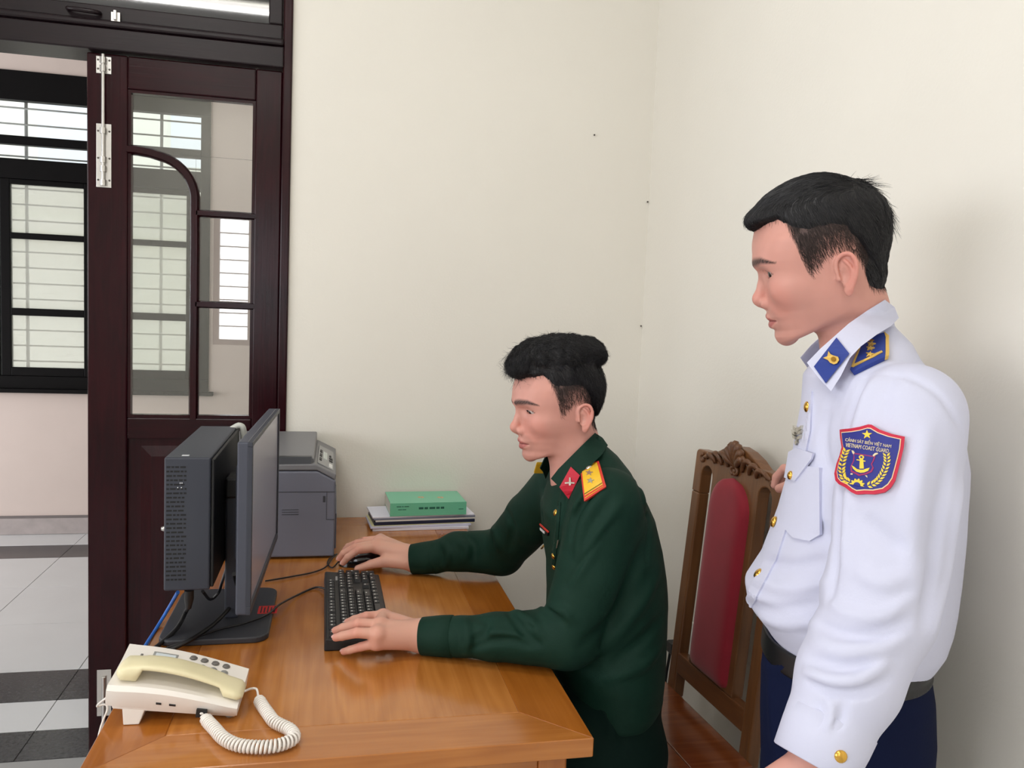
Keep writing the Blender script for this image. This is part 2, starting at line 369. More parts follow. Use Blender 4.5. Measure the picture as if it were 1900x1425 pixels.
dbox('head', DX0+0.03, HX, 2.92, DZT, fy, WB+0.12, m_frame)
# transom sash
dbox('transom_rail', DX0+0.04, TX, 2.147, 2.188, fy+0.006, WB+0.06, m_frame)
dbox('transom_rail', DX0+0.04, TX, 2.87, 2.918, fy+0.006, WB+0.06, m_frame)
dbox('transom_stile', RX, TX, 2.188, 2.87, fy+0.006, WB+0.06, m_frame); dbox('transom_stile', DX0+0.04, DX0+0.08, 2.188, 2.87, fy+0.006, WB+0.06, m_frame)
MB().box((DX0+0.08, WB+0.02, kz(2.188)), (RX, WB+0.025, kz(2.87))).build('transom_pane', glass_mat('transom_glass', (84, 80, 92), 0.07, 0.03), dr)
p = atY(215, 33, fy); q = atY(155, 22, fy)
cl = MB(); cl.box((p[0]-0.012, fy-0.004, p[2]-0.014), (p[0]+0.012, fy+0.006, p[2]+0.014)); cl.box((p[0]-0.004, fy-0.012, p[2]-0.008), (p[0]+0.004, fy, p[2]+0.017))
cl.build('latch', m_steel, dr, bevel=0.001)
hd = MB(); hd.tube(smooth_path([(q[0]-0.04, fy+0.002, q[2]+0.006), (q[0]-0.028, fy-0.018, q[2]), (q[0]+0.028, fy-0.018, q[2]-0.002), (q[0]+0.04, fy+0.002, q[2]+0.002)], 5), 0.006, 8)
hd.build('pull_handle', m_frame, dr, smooth=True)
# leaf
LX0, LX1, LZ1 = -0.655*KS, -0.153*KS, 2.066
ly0, ly1 = WB+0.004, WB+0.044
GX0, GX1, GZ0, GZ1 = -0.554*KS, -0.224*KS, 1.09, 1.980
dbox('stile', LX0, GX0, 0.008, LZ1, ly0, ly1); dbox('stile', GX1, LX1, 0.008, LZ1, ly0, ly1)
dbox('rail', GX0, GX1, GZ1, LZ1, ly0, ly1, m_doorh); dbox('rail', GX0, GX1, 1.03, GZ0, ly0, ly1, m_doorh); dbox('rail', GX0, GX1, 0.008, 0.22, ly0, ly1, m_doorh)
# raised lower panel
mb = MB(); mb.box((GX0, ly0+0.014, kz(0.22)), (GX1, ly1-0.01, kz(1.03))); mb.build('panel', m_door, dr)
A = [(GX0+0.035, ly0+0.014, 0.255), (GX1-0.035, ly0+0.014, 0.255), (GX1-0.035, ly0+0.014, 0.995), (GX0+0.035, ly0+0.014, 0.995)]
B = [(GX0+0.065, ly0+0.003, 0.285), (GX1-0.065, ly0+0.003, 0.285), (GX1-0.065, ly0+0.003, 0.965), (GX0+0.065, ly0+0.003, 0.965)]
MB().hexa(A, B).build('raised_field', m_door, dr)
# arched muntin and cross bars
prof = [(-0.013, 0.0), (-0.008, -0.009), (0.008, -0.009), (0.013, 0.0), (0.013, 0.02), (-0.013, 0.02)]
path = [(x*KS if i > 1 else x, y, kz(z)) for i, (x, y, z) in enumerate([(GX0-0.005, ly0+0.008, 1.822), (GX0+0.02, ly0+0.008, 1.822), (-0.50, ly0+0.008, 1.818)]+[(-0.495+0.113*math.sin(math.radians(t)), ly0+0.008, 1.695+0.118*math.cos(math.radians(t))) for t in range(12, 91, 8)]+[(-0.382, ly0+0.008, 1.60), (-0.382, ly0+0.008, 1.3), (-0.382, ly0+0.008, GZ0-0.004)])]
MB().sweep(path, prof, None, (0, 1, 0)).build('arched_muntin', m_door, dr, smooth=True, sharp=35)
for z in (1.663, 1.411):
    MB().sweep([(-0.378*KS, ly0+0.008, kz(z)), (-0.3, ly0+0.008, kz(z)), (GX1+0.005, ly0+0.008, kz(z))], [(a*0.8, b) for a, b in prof], None, (0, 1, 0)).build('muntin', m_doorh, dr)
MX = -0.382*KS
for (a, b, c, d) in ((GX0, MX, GZ0, 1.82), (MX, GX1, GZ0, 1.411), (MX, GX1, 1.411, 1.663), (MX, GX1, 1.663, 1.82)):
    MB().box((a, ly0+0.018, kz(c)), (b, ly0+0.022, kz(d))).build('pane', m_glass, dr)
MB().box((GX0, ly0+0.018, kz(1.82)), (GX1, ly0+0.022, kz(GZ1))).build('pane', m_glass, dr)
# glazing beads round the whole light
mb = MB()
for (a, b, c, d) in ((GX0, GX0+0.008, GZ0, GZ1), (GX1-0.008, GX1, GZ0, GZ1), (GX0+0.008, GX1-0.008, GZ0, GZ0+0.008), (GX0+0.008, GX1-0.008, GZ1-0.008, GZ1)):
    mb.box((a, ly0+0.006, kz(c)), (b, ly0+0.03, kz(d)))
mb.build('glazing_bead', m_door, dr)
# long surface bolt
def zz(x, y): return atY(x, y, ly0)
c0 = zz(193, 290); bt = MB(); h0 = zz(193, 348)[2]; h1 = zz(193, 230)[2]; bx = c0[0]
bt.box((bx-0.0195, ly0-0.0025, h0), (bx+0.0195, ly0, h1)); bolt = bt.build('bolt_plate', m_steel, dr, bevel=0.0008)
mb = MB(); k0 = zz(193, 137)[2]; k1 = zz(193, 105)[2]
mb.box((bx-0.0195, ly0-0.0025, k0), (bx+0.0195, ly0, k1)); mb.build('bolt_keeper', m_steel, dr, bevel=0.0008)
MB().tube([(bx, ly0-0.009, h0+0.01), (bx, ly0-0.009, k1+0.004)], 0.0048, 10).build('bolt_rod', m_steel, bolt, smooth=True, sharp=40)
mb = MB()
for z in (h0+0.012, h0+0.05, h0+0.075, h1-0.02, k0+0.012, k1-0.012): mb.tube([(bx, ly0-0.009, z-0.008), (bx, ly0-0.009, z+0.008)], 0.0085, 10)
mb.build('bolt_guides', m_steel, bolt, smooth=True, sharp=40)
mb = MB()
for z in (h0+0.02, h0+0.08, h1-0.02, k0+0.012, k1-0.01):
    for s in (-1, 1): mb.lathe((bx+s*0.0145, ly0-0.0025, z), (0, -1, 0), [(0.003, 0), (0.0026, 0.0012), (0.001, 0.0016)], 8)
mb.build('screws', mat('dark_screw', (90, 86, 82), 0.4, metal=1), bolt)
c1 = zz(193, 1285); mb = MB(); mb.box((bx-0.0195, ly0-0.0025, c1[2]-0.07), (bx+0.0195, ly0, c1[2]+0.07)); low = mb.build('bolt_plate', m_steel, dr, bevel=0.0008)
MB().tube([(bx, ly0-0.009, 0.06), (bx, ly0-0.009, c1[2]+0.05)], 0.0055, 10).build('bolt_rod', m_steel, low, smooth=True, sharp=40)
# ---- unseen windows: one mirrored in the glass, the left one widened for soft light
def room_window(nm, label, axis, c0, a, b):
    w = thing(nm, label, 'window', (c0 if axis == 'x' else (a+b)/2, (a+b)/2 if axis == 'x' else c0, z0), kind='structure')
    def bx(n, u0, u1, za, zb, d=0.05):
        if axis == 'y': MB().box((u0, c0, za), (u1, c0+d, zb)).build(n, m_frame, w, bevel=0.003)
        else: MB().box((c0, u0, za), (c0+d, u1, zb)).build(n, m_frame, w, bevel=0.003)
    bx('frame', a, b, z0, z0+0.05); bx('frame', a, b, z1-0.05, z1); bx('frame', a, a+0.05, z0+0.05, z1-0.05); bx('frame', b-0.05, b, z0+0.05, z1-0.05)
    bx('mullion', (a+b)/2-0.03, (a+b)/2+0.03, z0+0.05, z1-0.05)
    bx('transom_bar', a+0.05, b-0.05, 1.40, 1.45)
    for i in range(8):
        z = z0+0.05+(i+1)*0.118
        q = [(a+0.05, c0+0.025, z), (b-0.05, c0+0.025, z)] if axis == 'y' else [(c0+0.025, a+0.05, z), (c0+0.025, b-0.05, z)]
        MB().tube(q, 0.006, 6).build('guard_bar', m_frame, w, smooth=True)
room_window('window_2', 'barred window in the wall opposite the door, mirrored in its glass', 'y', YR-0.09, -1.05, -0.40)
room_window('window_3', 'wide barred window in the wall left of the desk', 'x', XL-0.09, -1.9, 1.6)
# ---- fluorescent ceiling lights (two mirrored in the glass, one added for wall light)
m_tube = mat('lit_tube', (255, 252, 246), 0.5, emit=9.0)
def ceiling_light(x, y, label):
    L = thing('ceiling_light', label, 'light', (x, y, CE-0.06), 'fluorescent ceiling lights')
    MB().box((x-0.62, y-0.05, CE-0.045), (x+0.62, y+0.05, CE-0.001)).build('housing', m_white, L, bevel=0.005)
    MB().tube([(x-0.58, y, CE-0.065), (x+0.58, y, CE-0.065)], 0.016, 10).build('tube', m_tube, L, smooth=True, sharp=40)
    for s in (-1, 1): MB().box((x+s*0.60-0.015, y-0.02, CE-0.085), (x+s*0.60+0.015, y+0.02, CE-0.045)).build('end_cap', m_white, L)
    l = area_light('tube_glow', (x, y, CE-0.09), (x, y, 0), 1.1, 0.05, 11, (1.0, 0.98, 0.95))
ceiling_light(-0.95, -0.35, 'fluorescent tube light on the ceiling in front of the door')
ceiling_light(-0.75, -2.05, 'fluorescent tube light on the ceiling near the barred rear window')
ceiling_light(-0.55, 1.05, 'added fluorescent tube on the ceiling above the desk, out of view, brightening the wall')  # added out of view to light the back wall from above
# ---- small things on the walls
for (x, y, sd, lb) in ((1102, 251, 'b', 'tiny dark nail in the cream wall left of the corner'), (1206, 375, 'r', 'tiny dark nail in the corner, the upper one'), (1193, 605, 'r', 'tiny dark nail in the corner, the lower one')):
    pt = atY(x, y, WB) if sd == 'b' else atY(x, y, WB-0.003)
    pt[0] = min(pt[0], WR-0.006)
    o = MB().lathe((pt[0], WB-0.001, pt[2]), (0, -1, 0), [(0.0015, 0), (0.0028, 0.004), (0.0024, 0.006), (0.0008, 0.0066)], 8).build('nail', mat('nail_metal', (70, 64, 58), 0.5), None)
    tag(o, lb, 'nail')
sk = atX(1277, 1175, WR)
so = thing('wall_socket', 'white power socket on the cream wall behind the wooden chair', 'socket', (WR, sk[1], sk[2]))
MB().box((WR-0.010, sk[1]-0.062, sk[2]-0.06), (WR-0.0005, sk[1]+0.062, sk[2]+0.045)).build('cover_plate', m_white, so, bevel=0.003)
for dy in (-0.028, 0.028):
    for dz in (-0.006, 0.010): MB().lathe((WR-0.0102, sk[1]+dy, sk[2]+dz), (-1, 0, 0), [(0.0028, 0), (0.0024, 0.0006)], 8).build('socket_hole', mat('black_plastic', (24, 24, 26), 0.4), so)
pl_ = thing('power_plug', 'black plug pushed in below the white wall socket', 'plug', (WR-0.02, sk[1], sk[2]-0.04))
MB().box((WR-0.055, sk[1]-0.02, sk[2]-0.055), (WR-0.011, sk[1]+0.02, sk[2]-0.022)).build('plug_body', MATS['black_plastic'], pl_, bevel=0.005)
MB().tube(smooth_path([(WR-0.05, sk[1], sk[2]-0.045), (WR-0.06, sk[1], sk[2]-0.15), (WR-0.03, sk[1]+0.05, 0.25), (WR-0.03, sk[1]+0.2, 0.006)], 6), 0.004, 6).build('flex', MATS['black_plastic'], pl_, smooth=True)
# ================================================================ desk
DT = 0.78
DXa, DXb, DYa, DYb = -0.322, 0.399, 1.130, WB-0.002
wy = wood('oak_along', (150, 84, 24), (212, 142, 70), 'Y', rough=0.2, coat=0.35)
wx = wood('oak_across', (150, 84, 26), (208, 138, 68), 'X', rough=0.2, coat=0.35)
wr = wood('oak_border', (140, 76, 16), (190, 116, 44), 'Y', rough=0.2, coat=0.35)
wz = wood('oak_upright', (150, 84, 32), (200, 128, 66), 'Z', rough=0.3, coat=0.2)
dk = thing('desk', 'orange brown varnished oak desk pushed against the cream wall', 'desk', ((DXa+DXb)/2, (DYa+DYb)/2, 0))
bw = 0.095; th = 0.030
def board(nm, poly, m):   # poly of xy
    return MB().prism([(x, y, DT-th) for x, y in poly], (0, 0, th)).build(nm, m, dk, bevel=0.0012, bseg=1)
board('border_board', [(DXa, DYa), (DXb, DYa), (DXb-bw, DYa+bw), (DXa+bw, DYa+bw)], wx)
board('border_board', [(DXb, DYa), (DXb, DYb), (DXb-bw, DYb-bw), (DXb-bw, DYa+bw)], wr)
board('border_board', [(DXb, DYb), (DXa, DYb), (DXa+bw, DYb-bw), (DXb-bw, DYb-bw)], wx)
board('border_board', [(DXa, DYb), (DXa, DYa), (DXa+bw, DYa+bw), (DXa+bw, DYb-bw)], wr)
board('top_panel', [(DXa+bw, DYa+bw), (DXb-bw, DYa+bw), (DXb-bw, DYb-bw), (DXa+bw, DYb-bw)], wy)
# body: end panels of a post and rail frame, apron, back panel, feet
for ya in (DYa+0.035, DYb-0.035-0.045):
    for x in (DXa+0.03, DXb-0.03-0.045): MB().box((x, ya, 0), (x+0.045, ya+0.045, DT-th)).build('leg', wz, dk, bevel=0.003)
MB().box((DXa+0.075, DYa+0.04, DT-th-0.12), (DXb-0.075, DYa+0.062, DT-th)).build('apron', wx, dk, bevel=0.002)
MB().box((DXa+0.075, DYa+0.048, 0.12), (DXb-0.075, DYa+0.056, DT-th-0.12)).build('end_panel', wz, dk)
MB().box((DXa+0.075, DYa+0.04, 0.06), (DXb-0.075, DYa+0.062, 0.12)).build('bottom_rail', wx, dk, bevel=0.002)
MB().box((DXa+0.075, DYb-0.062, DT-th-0.12), (DXb-0.075, DYb-0.04, DT-th)).build('apron', wx, dk, bevel=0.002)
MB().box((DXa+0.034, DYa+0.08, DT-th-0.12), (DXa+0.056, DYb-0.08, DT-th)).build('apron', wy, dk, bevel=0.002)
MB().box((DXa+0.040, DYa+0.08, 0.12), (DXa+0.050, DYb-0.08, DT-th-0.12)).build('modesty_panel', wz, dk)
# ================================================================ carved chair behind the seated man
def chair():
    Bf = np.array([0.852, 1.854, 0.50]); Bn = np.array([0.873, 1.505, 0.50])
    u = (Bn-Bf)/np.linalg.norm(Bn-Bf); b = np.array([-u[1], u[0], 0.0]); fw = -b
    w = 0.0443*b+np.array([0, 0, 0.5915]); w /= np.linalg.norm(w); n = np.cross(u, w); n /= np.linalg.norm(n)
    if n @ fw < 0: n = -n                    # n: out of the front of the backrest
    cm = Bf+u*0.175+fw*0.2; cm[2] = 0
    t = thing('wooden_chair', 'carved brown wooden chair with a red padded back, behind the seated man', 'chair', cm)
    wd_ = wood('walnut_upright', (92, 56, 30), (140, 94, 56), 'Z', rough=0.35, coat=0.15, scale=1.2)
    wl = wood('walnut_rail', (88, 52, 28), (136, 88, 52), 'Y', rough=0.35, coat=0.15, scale=1.2)
    ws = wood('glossy_rosewood_seat', (96, 44, 20), (152, 84, 44), 'X', rough=0.15, coat=0.5, scale=1.0)
    def P(a, h, d=0.0): return Bf+u*a+w*h+n*d
    uc = 0.172; hw = 0.186; pw = 0.036; T = 0.026
    # rear legs run on as back posts
    for s in (-1, 1):
        o1 = uc+s*hw; i1 = uc+s*(hw-pw); mb = MB()
        lo = [P(o1, -0.02, -T), P(i1, -0.02, -T), P(i1, -0.02, 0.004), P(o1, -0.02, 0.004)]
        hi = [P(o1, 0.50, -T), P(i1, 0.50, -T), P(i1, 0.50, 0.004), P(o1, 0.50, 0.004)]
        mb.hexa(lo, hi)
        ft = [np.array([q[0], q[1], 0.0])-fw*0.03 for q in lo]
        post = mb.build('back_post', wd_, t, bevel=0.004, bseg=2)
        MB().hexa(ft, lo).build('leg', wd_, t, bevel=0.004)
    # crown plate: top rail and splat in one piece with two slots
    def UW(v2, dz=0): return Bf+u*v2[0]+w*v2[1]+n*dz
    sl = uc-hw+pw; sr = uc+hw-pw; ca, cb = uc-0.098, uc+0.098
    r1 = (ca-sl)/2
    out = [(uc-hw, 0.50), (sl, 0.50)]+arc(sl+r1, 0.545, r1, 180, 0, 8)+[(ca, 0.095), (cb, 0.095)]+arc(cb+r1, 0.545, r1, 180, 0, 8)+[(sr, 0.50), (uc+hw, 0.50), (uc+hw, 0.585)]
    out += arc(uc+hw-0.012, 0.593, 0.012, 0, 90, 4)
    top = [(0.10, 0.606), (0.07, 0.622), (0.035, 0.634), (0.0, 0.640), (-0.035, 0.634), (-0.07, 0.622), (-0.10, 0.606)]
    out += [(uc+a, h) for a, h in top]
    out += arc(uc-hw+0.012, 0.593, 0.012, 90, 180, 4)
    v, f = plate(out, [], T+0.004, 0.003)
    vv = [Bf+u*p[0]+w*p[1]+n*(p[2]-0.011) for p in v]
    mesh_obj('back_frame', vv, f, wd_, t)
    MB().hexa([P(sl-0.002, 0.045, -0.022), P(sr+0.002, 0.045, -0.022), P(sr+0.002, 0.045, 0.004), P(sl-0.002, 0.045, 0.004)],
              [P(sl-0.002, 0.095, -0.022), P(sr+0.002, 0.095, -0.022), P(sr+0.002, 0.095, 0.004), P(sl-0.002, 0.095, 0.004)]).build('back_rail', wl, t, bevel=0.003)
    # cushion: rounded pad
    cu0, cu1, ch0, ch1 = uc-0.084, uc+0.078, 0.098, 0.566
    g = 26; vs = []; fs = []; rr = (cu1-cu0)/2; cx = (cu0+cu1)/2
    hs = np.linspace(ch0, ch1, g*2)
    for h in hs:
        half = rr if h < ch1-rr else math.sqrt(max(rr*rr-(h-(ch1-rr))**2, 1e-7))
        if h < ch0+0.02: half = rr-(0.02-math.sqrt(max(0.02**2-(ch0+0.02-h)**2, 0)))
        for k in range(g+1):
            sgn = -1+2*k/g; e = (1-abs(sgn)**6); eh = 1-abs((h-(ch0+ch1)/2)/((ch1-ch0)/2))**14
            vs.append(P(cx+sgn*half, h, 0.003+0.020*math.sqrt(max(e*eh, 0))))
    for i in range(len(hs)-1):
        for k in range(g): a = i*(g+1)+k; fs.append([a, a+1, a+g+2, a+g+1])
    mesh_obj('back_cushion', vs, fs, mat('red_velvet', (150, 14, 40), 0.75, sheen=0.25, var=0.06, vscale=20), t, smooth=True)
    tag(t.children[-1], 'red padded back cushion')
    # carved crest: shell fan with acanthus scrolls
    mb = MB(); base = P(uc, 0.588, 0.002)
    def c3(a, h, d=0.006): return P(uc+a, h, d)
    for i, ang in enumerate((-62, -40, -19, 0, 19, 40, 62)):
        L = 0.060-0.00022*abs(ang)**1.0; ca_, sa_ = math.cos(math.radians(ang)), math.sin(math.radians(ang))
        pts = [c3(sa_*L*q*0.92, 0.592+ca_*L*q+0.004*abs(sa_)*q, 0.004+0.010*math.sin(q*2.2)) for q in np.linspace(0.0, 1, 9)]
        mb.tube(pts, [0.004+0.0068*q**0.8 for q in np.linspace(0, 1, 8)]+[0.005], 8)
    for s in (-1, 1):
        for j, (x0, hh, rad) in enumerate(((0.030, 0.034, 0.034), (0.052, 0.030, 0.032), (0.074, 0.026, 0.030), (0.096, 0.020, 0.026))):
            pts = []
            for q in np.linspace(0, 1, 12):
                a = math.radians(170-150*q); pts.append(c3(s*(x0+rad*0.8*math.cos(a)*-1*-1*(-1)*(-1)+0.004*j), 0.576+0.004-0.0*j+hh*math.sin(a)*1.15, 0.006+0.007*math.sin(q*3.1)))
            mb.tube(pts, [0.0025+0.0042*math.sin(math.pi*min(q*1.1+0.08, 1)) for q in np.linspace(0, 1, 12)], 7)
        # trailing scroll that curls at the outer end
        sp = [c3(s*(0.112+0.030*q), 0.600-0.010*q, 0.006) for q in np.linspace(0, 1, 5)]
        mb.tube(sp, [0.006, 0.006, 0.0055, 0.005, 0.0045], 7)
        cur = [c3(s*(0.148+0.011*math.cos(a)*(1-0.07*i)), 0.586+0.011*math.sin(a)*(1-0.07*i), 0.006) for i, a in enumerate(np.linspace(1.6, -4.2, 12))]
        mb.tube(cur, 0.0045, 7)
        cur = [c3(s*(0.006+0.008*math.cos(a)), 0.583+0.008*math.sin(a), 0.008) for a in np.linspace(1.6, -3.6, 9)]
        mb.tube(cur, 0.004, 7)
    cr = mb.build('carved_crest', wood('walnut_carving', (84, 50, 26), (128, 84, 50), 'Y', rough=0.4, coat=0.1, scale=2.0), t, smooth=True)
    cr['kind'] = 'stuff'
    # seat of three glossy boards, aprons, front legs, stretchers
    def S(a, d, z): q = Bf+u*a+fw*d; return np.array([q[0], q[1], z])
    sw = 0.205
    for i in range(3):
        d0, d1 = 0.002+i*0.134, 0.002+(i+1)*0.134-0.001
        k0, k1 = sw+0.012*i, sw+0.012*(i+1)
        a = [S(uc-k0, d0, 0.474), S(uc+k0, d0, 0.474), S(uc+k1, d1, 0.474), S(uc-k1, d1, 0.474)]
        c_ = [q+np.array([0, 0, 0.026]) for q in a]
        MB().hexa(a, c_).build('seat_board', ws, t, bevel=0.002)
    for s in (-1, 1):
        q = S(uc+s*0.20, 0.37, 0); mb = MB()
        mb.hexa([q-u*0.02-fw*0.02, q+u*0.02-fw*0.02, q+u*0.02+fw*0.02, q-u*0.02+fw*0.02], [q-u*0.024-fw*0.024+(0, 0, 0.474), q+u*0.024-fw*0.024+(0, 0, 0.474), q+u*0.024+fw*0.024+(0, 0, 0.474), q-u*0.024+fw*0.024+(0, 0, 0.474)])
        mb.build('leg', wd_, t, bevel=0.003)
        a = S(uc+s*0.19, 0.0, 0.43); e = S(uc+s*0.20, 0.35, 0.43)
        MB().obox((a+e)/2, (e-a)/2, u*0.010, np.array([0, 0, 0.042])).build('apron', wl, t, bevel=0.002)
        MB().obox((a+e)/2-np.array([0, 0, 0.27]), (e-a)/2, u*0.010, np.array([0, 0, 0.014])).build('stretcher', wl, t, bevel=0.002)
    a = S(uc-0.18, 0.37, 0.43); e = S(uc+0.18, 0.37, 0.43)
    MB().obox((a+e)/2, (e-a)/2, fw*0.010, np.array([0, 0, 0.042])).build('apron', wl, t, bevel=0.002)
    return t
chair()
# ================================================================ things on the desk
m_grey = mat('dark_grey_plastic', (52, 55, 65), 0.45, spec=0.4)
m_grey2 = mat('blue_grey_plastic', (68, 71, 83), 0.42, spec=0.4)
m_dark = mat('black_matte_plastic', (20, 20, 22), 0.5)
m_gloss = mat('black_gloss_plastic', (14, 14, 16), 0.12, coat=0.4)
m_cable = mat('black_cable', (20, 19, 20), 0.45)
# ---- monitor on its stand
mo = thing('monitor', 'dark grey flat monitor seen edge-on, on a flat black stand', 'monitor', (-0.2, 1.66, DT))
nb, fb = np.array([-0.131, 1.42, 0]), np.array([-0.117, 1.905, 0])
ud = (fb-nb); L_ = np.linalg.norm(ud); ud /= L_; nd = np.array([ud[1], -ud[0], 0])     # nd: out of the screen (+X)
zc0, zc1 = 0.884, 1.183; cz = np.array([0, 0, 1.0])
mc = (nb+fb)/2+cz*(zc0+zc1)/2
MB().obox(mc-nd*0.0125, ud*L_/2, nd*0.0095, cz*(zc1-zc0)/2).build('housing', m_grey2, mo, bevel=0.003)
for (a, b, c, d) in ((-1, 1, -1, -0.90), (-1, 1, 0.945, 1), (-1, -0.955, -0.90, 0.945), (0.955, 1, -0.90, 0.945)):
    hz = (zc1-zc0)/2; hu = L_/2
    cc = mc+ud*hu*(a+b)/2+cz*hz*(c+d)/2-nd*0.001
    MB().obox(cc, ud*hu*(b-a)/2, nd*0.004, cz*hz*(d-c)/2).build('bezel', m_grey, mo, bevel=0.001)
MB().obox(mc+cz*0.0032-nd*0.0015, ud*L_/2*0.955, nd*0.0012, cz*(zc1-zc0)/2*0.924).build('screen', mat('lit_screen', (138, 136, 148), 0.25, emit=0.06), mo)
MB().obox(mc-nd*0.03, ud*0.13, nd*0.010, cz*0.09).build('rear_cover', m_grey, mo, bevel=0.006)
MB().box((-0.199, 1.655, DT+0.012), (-0.172, 1.715, 1.065)).build('stand_column', m_grey, mo, bevel=0.004)
MB().box((-0.1995, 1.650, 1.035), (-0.171, 1.720, 1.075)).build('hinge_block', m_dark, mo, bevel=0.004)
MB().box((-0.18, 1.665, 1.04), (-0.14, 1.705, 1.07)).build('hinge_arm', m_dark, mo, bevel=0.003)
v, f = plate(rrect(-0.305, 1.553, -0.108, 1.838, 0.028, 6), [], 0.012, 0.003)
base = mesh_obj('stand_base', [(p[0], p[1], p[2]+DT+0.0062) for p in v], f, mat('charcoal_plastic', (48, 49, 54), 0.5), mo)
# red sticker with dark strokes on the base
sx, sy = atZ(497, 1131, DT+0.0125)[:2]
st = MB().box((sx-0.019, sy-0.022, DT+0.0122), (sx+0.019, sy+0.022, DT+0.0126)).build('sticker', mat('red_sticker', (206, 38, 34), 0.45), base)
mb = MB()
for k in range(5): mb.box((sx-0.014+0.0065*k, sy-0.018, DT+0.0127), (sx-0.0115+0.0065*k, sy+0.018-0.006*(k % 2), DT+0.0129))
o = mb.build('sticker_print', m_dark, base); o['kind'] = 'stuff'
# ---- slim computer hung behind the monitor
pc = thing('computer', 'slim dark grey desktop computer with rows of vent slots, hung behind the monitor', 'computer', (-0.24, 1.6, 0.83))
ya, yb = 1.505, 1.905
pz1 = atY(346, 849, ya)[2]; pz0 = atY(346, 1096, ya)[2]; px0 = atY(304, 970, ya)[0]; px1 = atY(390, 970, ya)[0]
MB().box((px0, ya, pz0), (px1, yb, pz1)).build('case', m_grey, pc, bevel=0.003)
MB().box((px1, ya+0.004, pz0+0.004), (px1+0.006, yb-0.004, pz1-0.004)).build('side_cover', m_dark, pc, bevel=0.002)
mb = MB()
for r in range(27):
    z = pz1-0.017-r*(pz1-pz0-0.03)/27
    x = px0+0.004
    while x < px0+0.034:
        w = random.choice((0.004, 0.006, 0.009)); mb.box((x, ya-0.0006, z-0.0014), (min(x+w, px0+0.037), ya+0.004, z+0.0014)); x += w+0.0022
o = mb.build('vent_slots', mat('vent_black', (8, 8, 9), 0.7), pc); o['kind'] = 'stuff'
for (dx, dz) in ((0.026, 0.046), (0.029, 0.046), (0.022, 0.054), (0.028, 0.054)): MB().box((px0+dx, ya-0.001, pz1-dz), (px0+dx+0.0012, ya, pz1-dz+0.0014)).build('light', mat('led_white', (240, 240, 240), 0.4, emit=0.5), pc)
MB().lathe((px0, ya+0.02, (pz0+pz1)/2-0.012), (-1, 0, 0), [(0.004, 0), (0.0045, 0.004), (0.003, 0.008)], 10).build('thumb_screw', m_steel, pc, smooth=True)
MB().box((px0+0.026, ya+0.016, pz1), (px0+0.038, ya+0.024, pz1+0.0008)).build('badge', mat('badge_silver', (220, 222, 224), 0.3), pc)
MB().tube(smooth_path([(px1-0.01, yb-0.012, pz1-0.005), (px1+0.008, yb-0.012, pz1+0.003), (px1+0.016, yb-0.012, pz1-0.02), (px1+0.016, yb-0.012, pz0+0.1)], 5), 0.007, 8).build('corner_clip', mat('clear_clip', (196, 196, 188), 0.25), pc, smooth=True)
MB().box((px1+0.003, 1.66, 0.97), (-0.1985, 1.71, 1.03)).build('mounting_bracket', m_dark, pc, bevel=0.002)
# ---- cables
def cable(name, label, pts, r, m, n=8, grp=None):
    o = MB().tube(smooth_path(pts, 8), r, 8).build(name, m, None, smooth=True, sharp=50); return tag(o, label, 'cable', grp)
zc = DT+0.004
def dz(x, y, r=0.004): return atZ(x, y, DT+r)
bx_ = atY(330, 1099, ya+0.03)
cable('network_cable', 'blue network cable dropping from the computer to the desk edge', [bx_, atZ(312, 1130, DT+0.03), dz(292, 1163), dz(268, 1201), dz(262, 1215), (DXa-0.012, dz(256, 1225)[1], DT-0.01), (DXa-0.016, dz(256, 1225)[1], DT-0.25), (DXa-0.012, 1.50, 0.05), (DXa-0.03, 1.60, 0.006)], 0.0035, mat('blue_cable', (40, 106, 196), 0.4))
pl0 = atY(351, 1099, ya+0.03)
pw = thing('power_cable', 'thick black power cable plugged in under the computer', 'cable', pl0)
MB().tube([pl0+(0, 0, 0.004), pl0-(0, 0, 0.012), pl0-(0.001, 0, 0.03)], [0.0085, 0.0085, 0.005], 10).build('plug', m_cable, pw, smooth=True, sharp=40)
MB().tube(smooth_path([pl0-(0.001, 0, 0.028), atZ(345, 1135, DT+0.034), dz(328, 1166, 0.02), dz(292, 1199, 0.005), dz(268, 1214, 0.005), (DXa-0.014, dz(262, 1221)[1]-0.015, DT-0.02), (DXa-0.02, dz(262, 1221)[1]-0.02, DT-0.3), (DXa-0.02, 1.45, 0.007)], 8), 0.0042, 8).build('flex', m_cable, pw, smooth=True)
cable('video_cable', 'black video cable sweeping from the monitor back across the stand base', [(-0.175, 1.60, 0.90), atZ(440, 1105, DT+0.05), atZ(405, 1150, DT+0.024), dz(360, 1183, 0.018), dz(315, 1206, 0.006), dz(286, 1216, 0.005), dz(272, 1224, 0.005)], 0.0042, m_cable)
cable('loop_cable', 'thin black cable looping beneath the computer', [atY(376, 1097, ya+0.06), atZ(390, 1112, DT+0.05), atZ(405, 1100, DT+0.06), atZ(412, 1080, DT+0.075), (-0.195, 1.70, 0.90)], 0.003, m_cable)
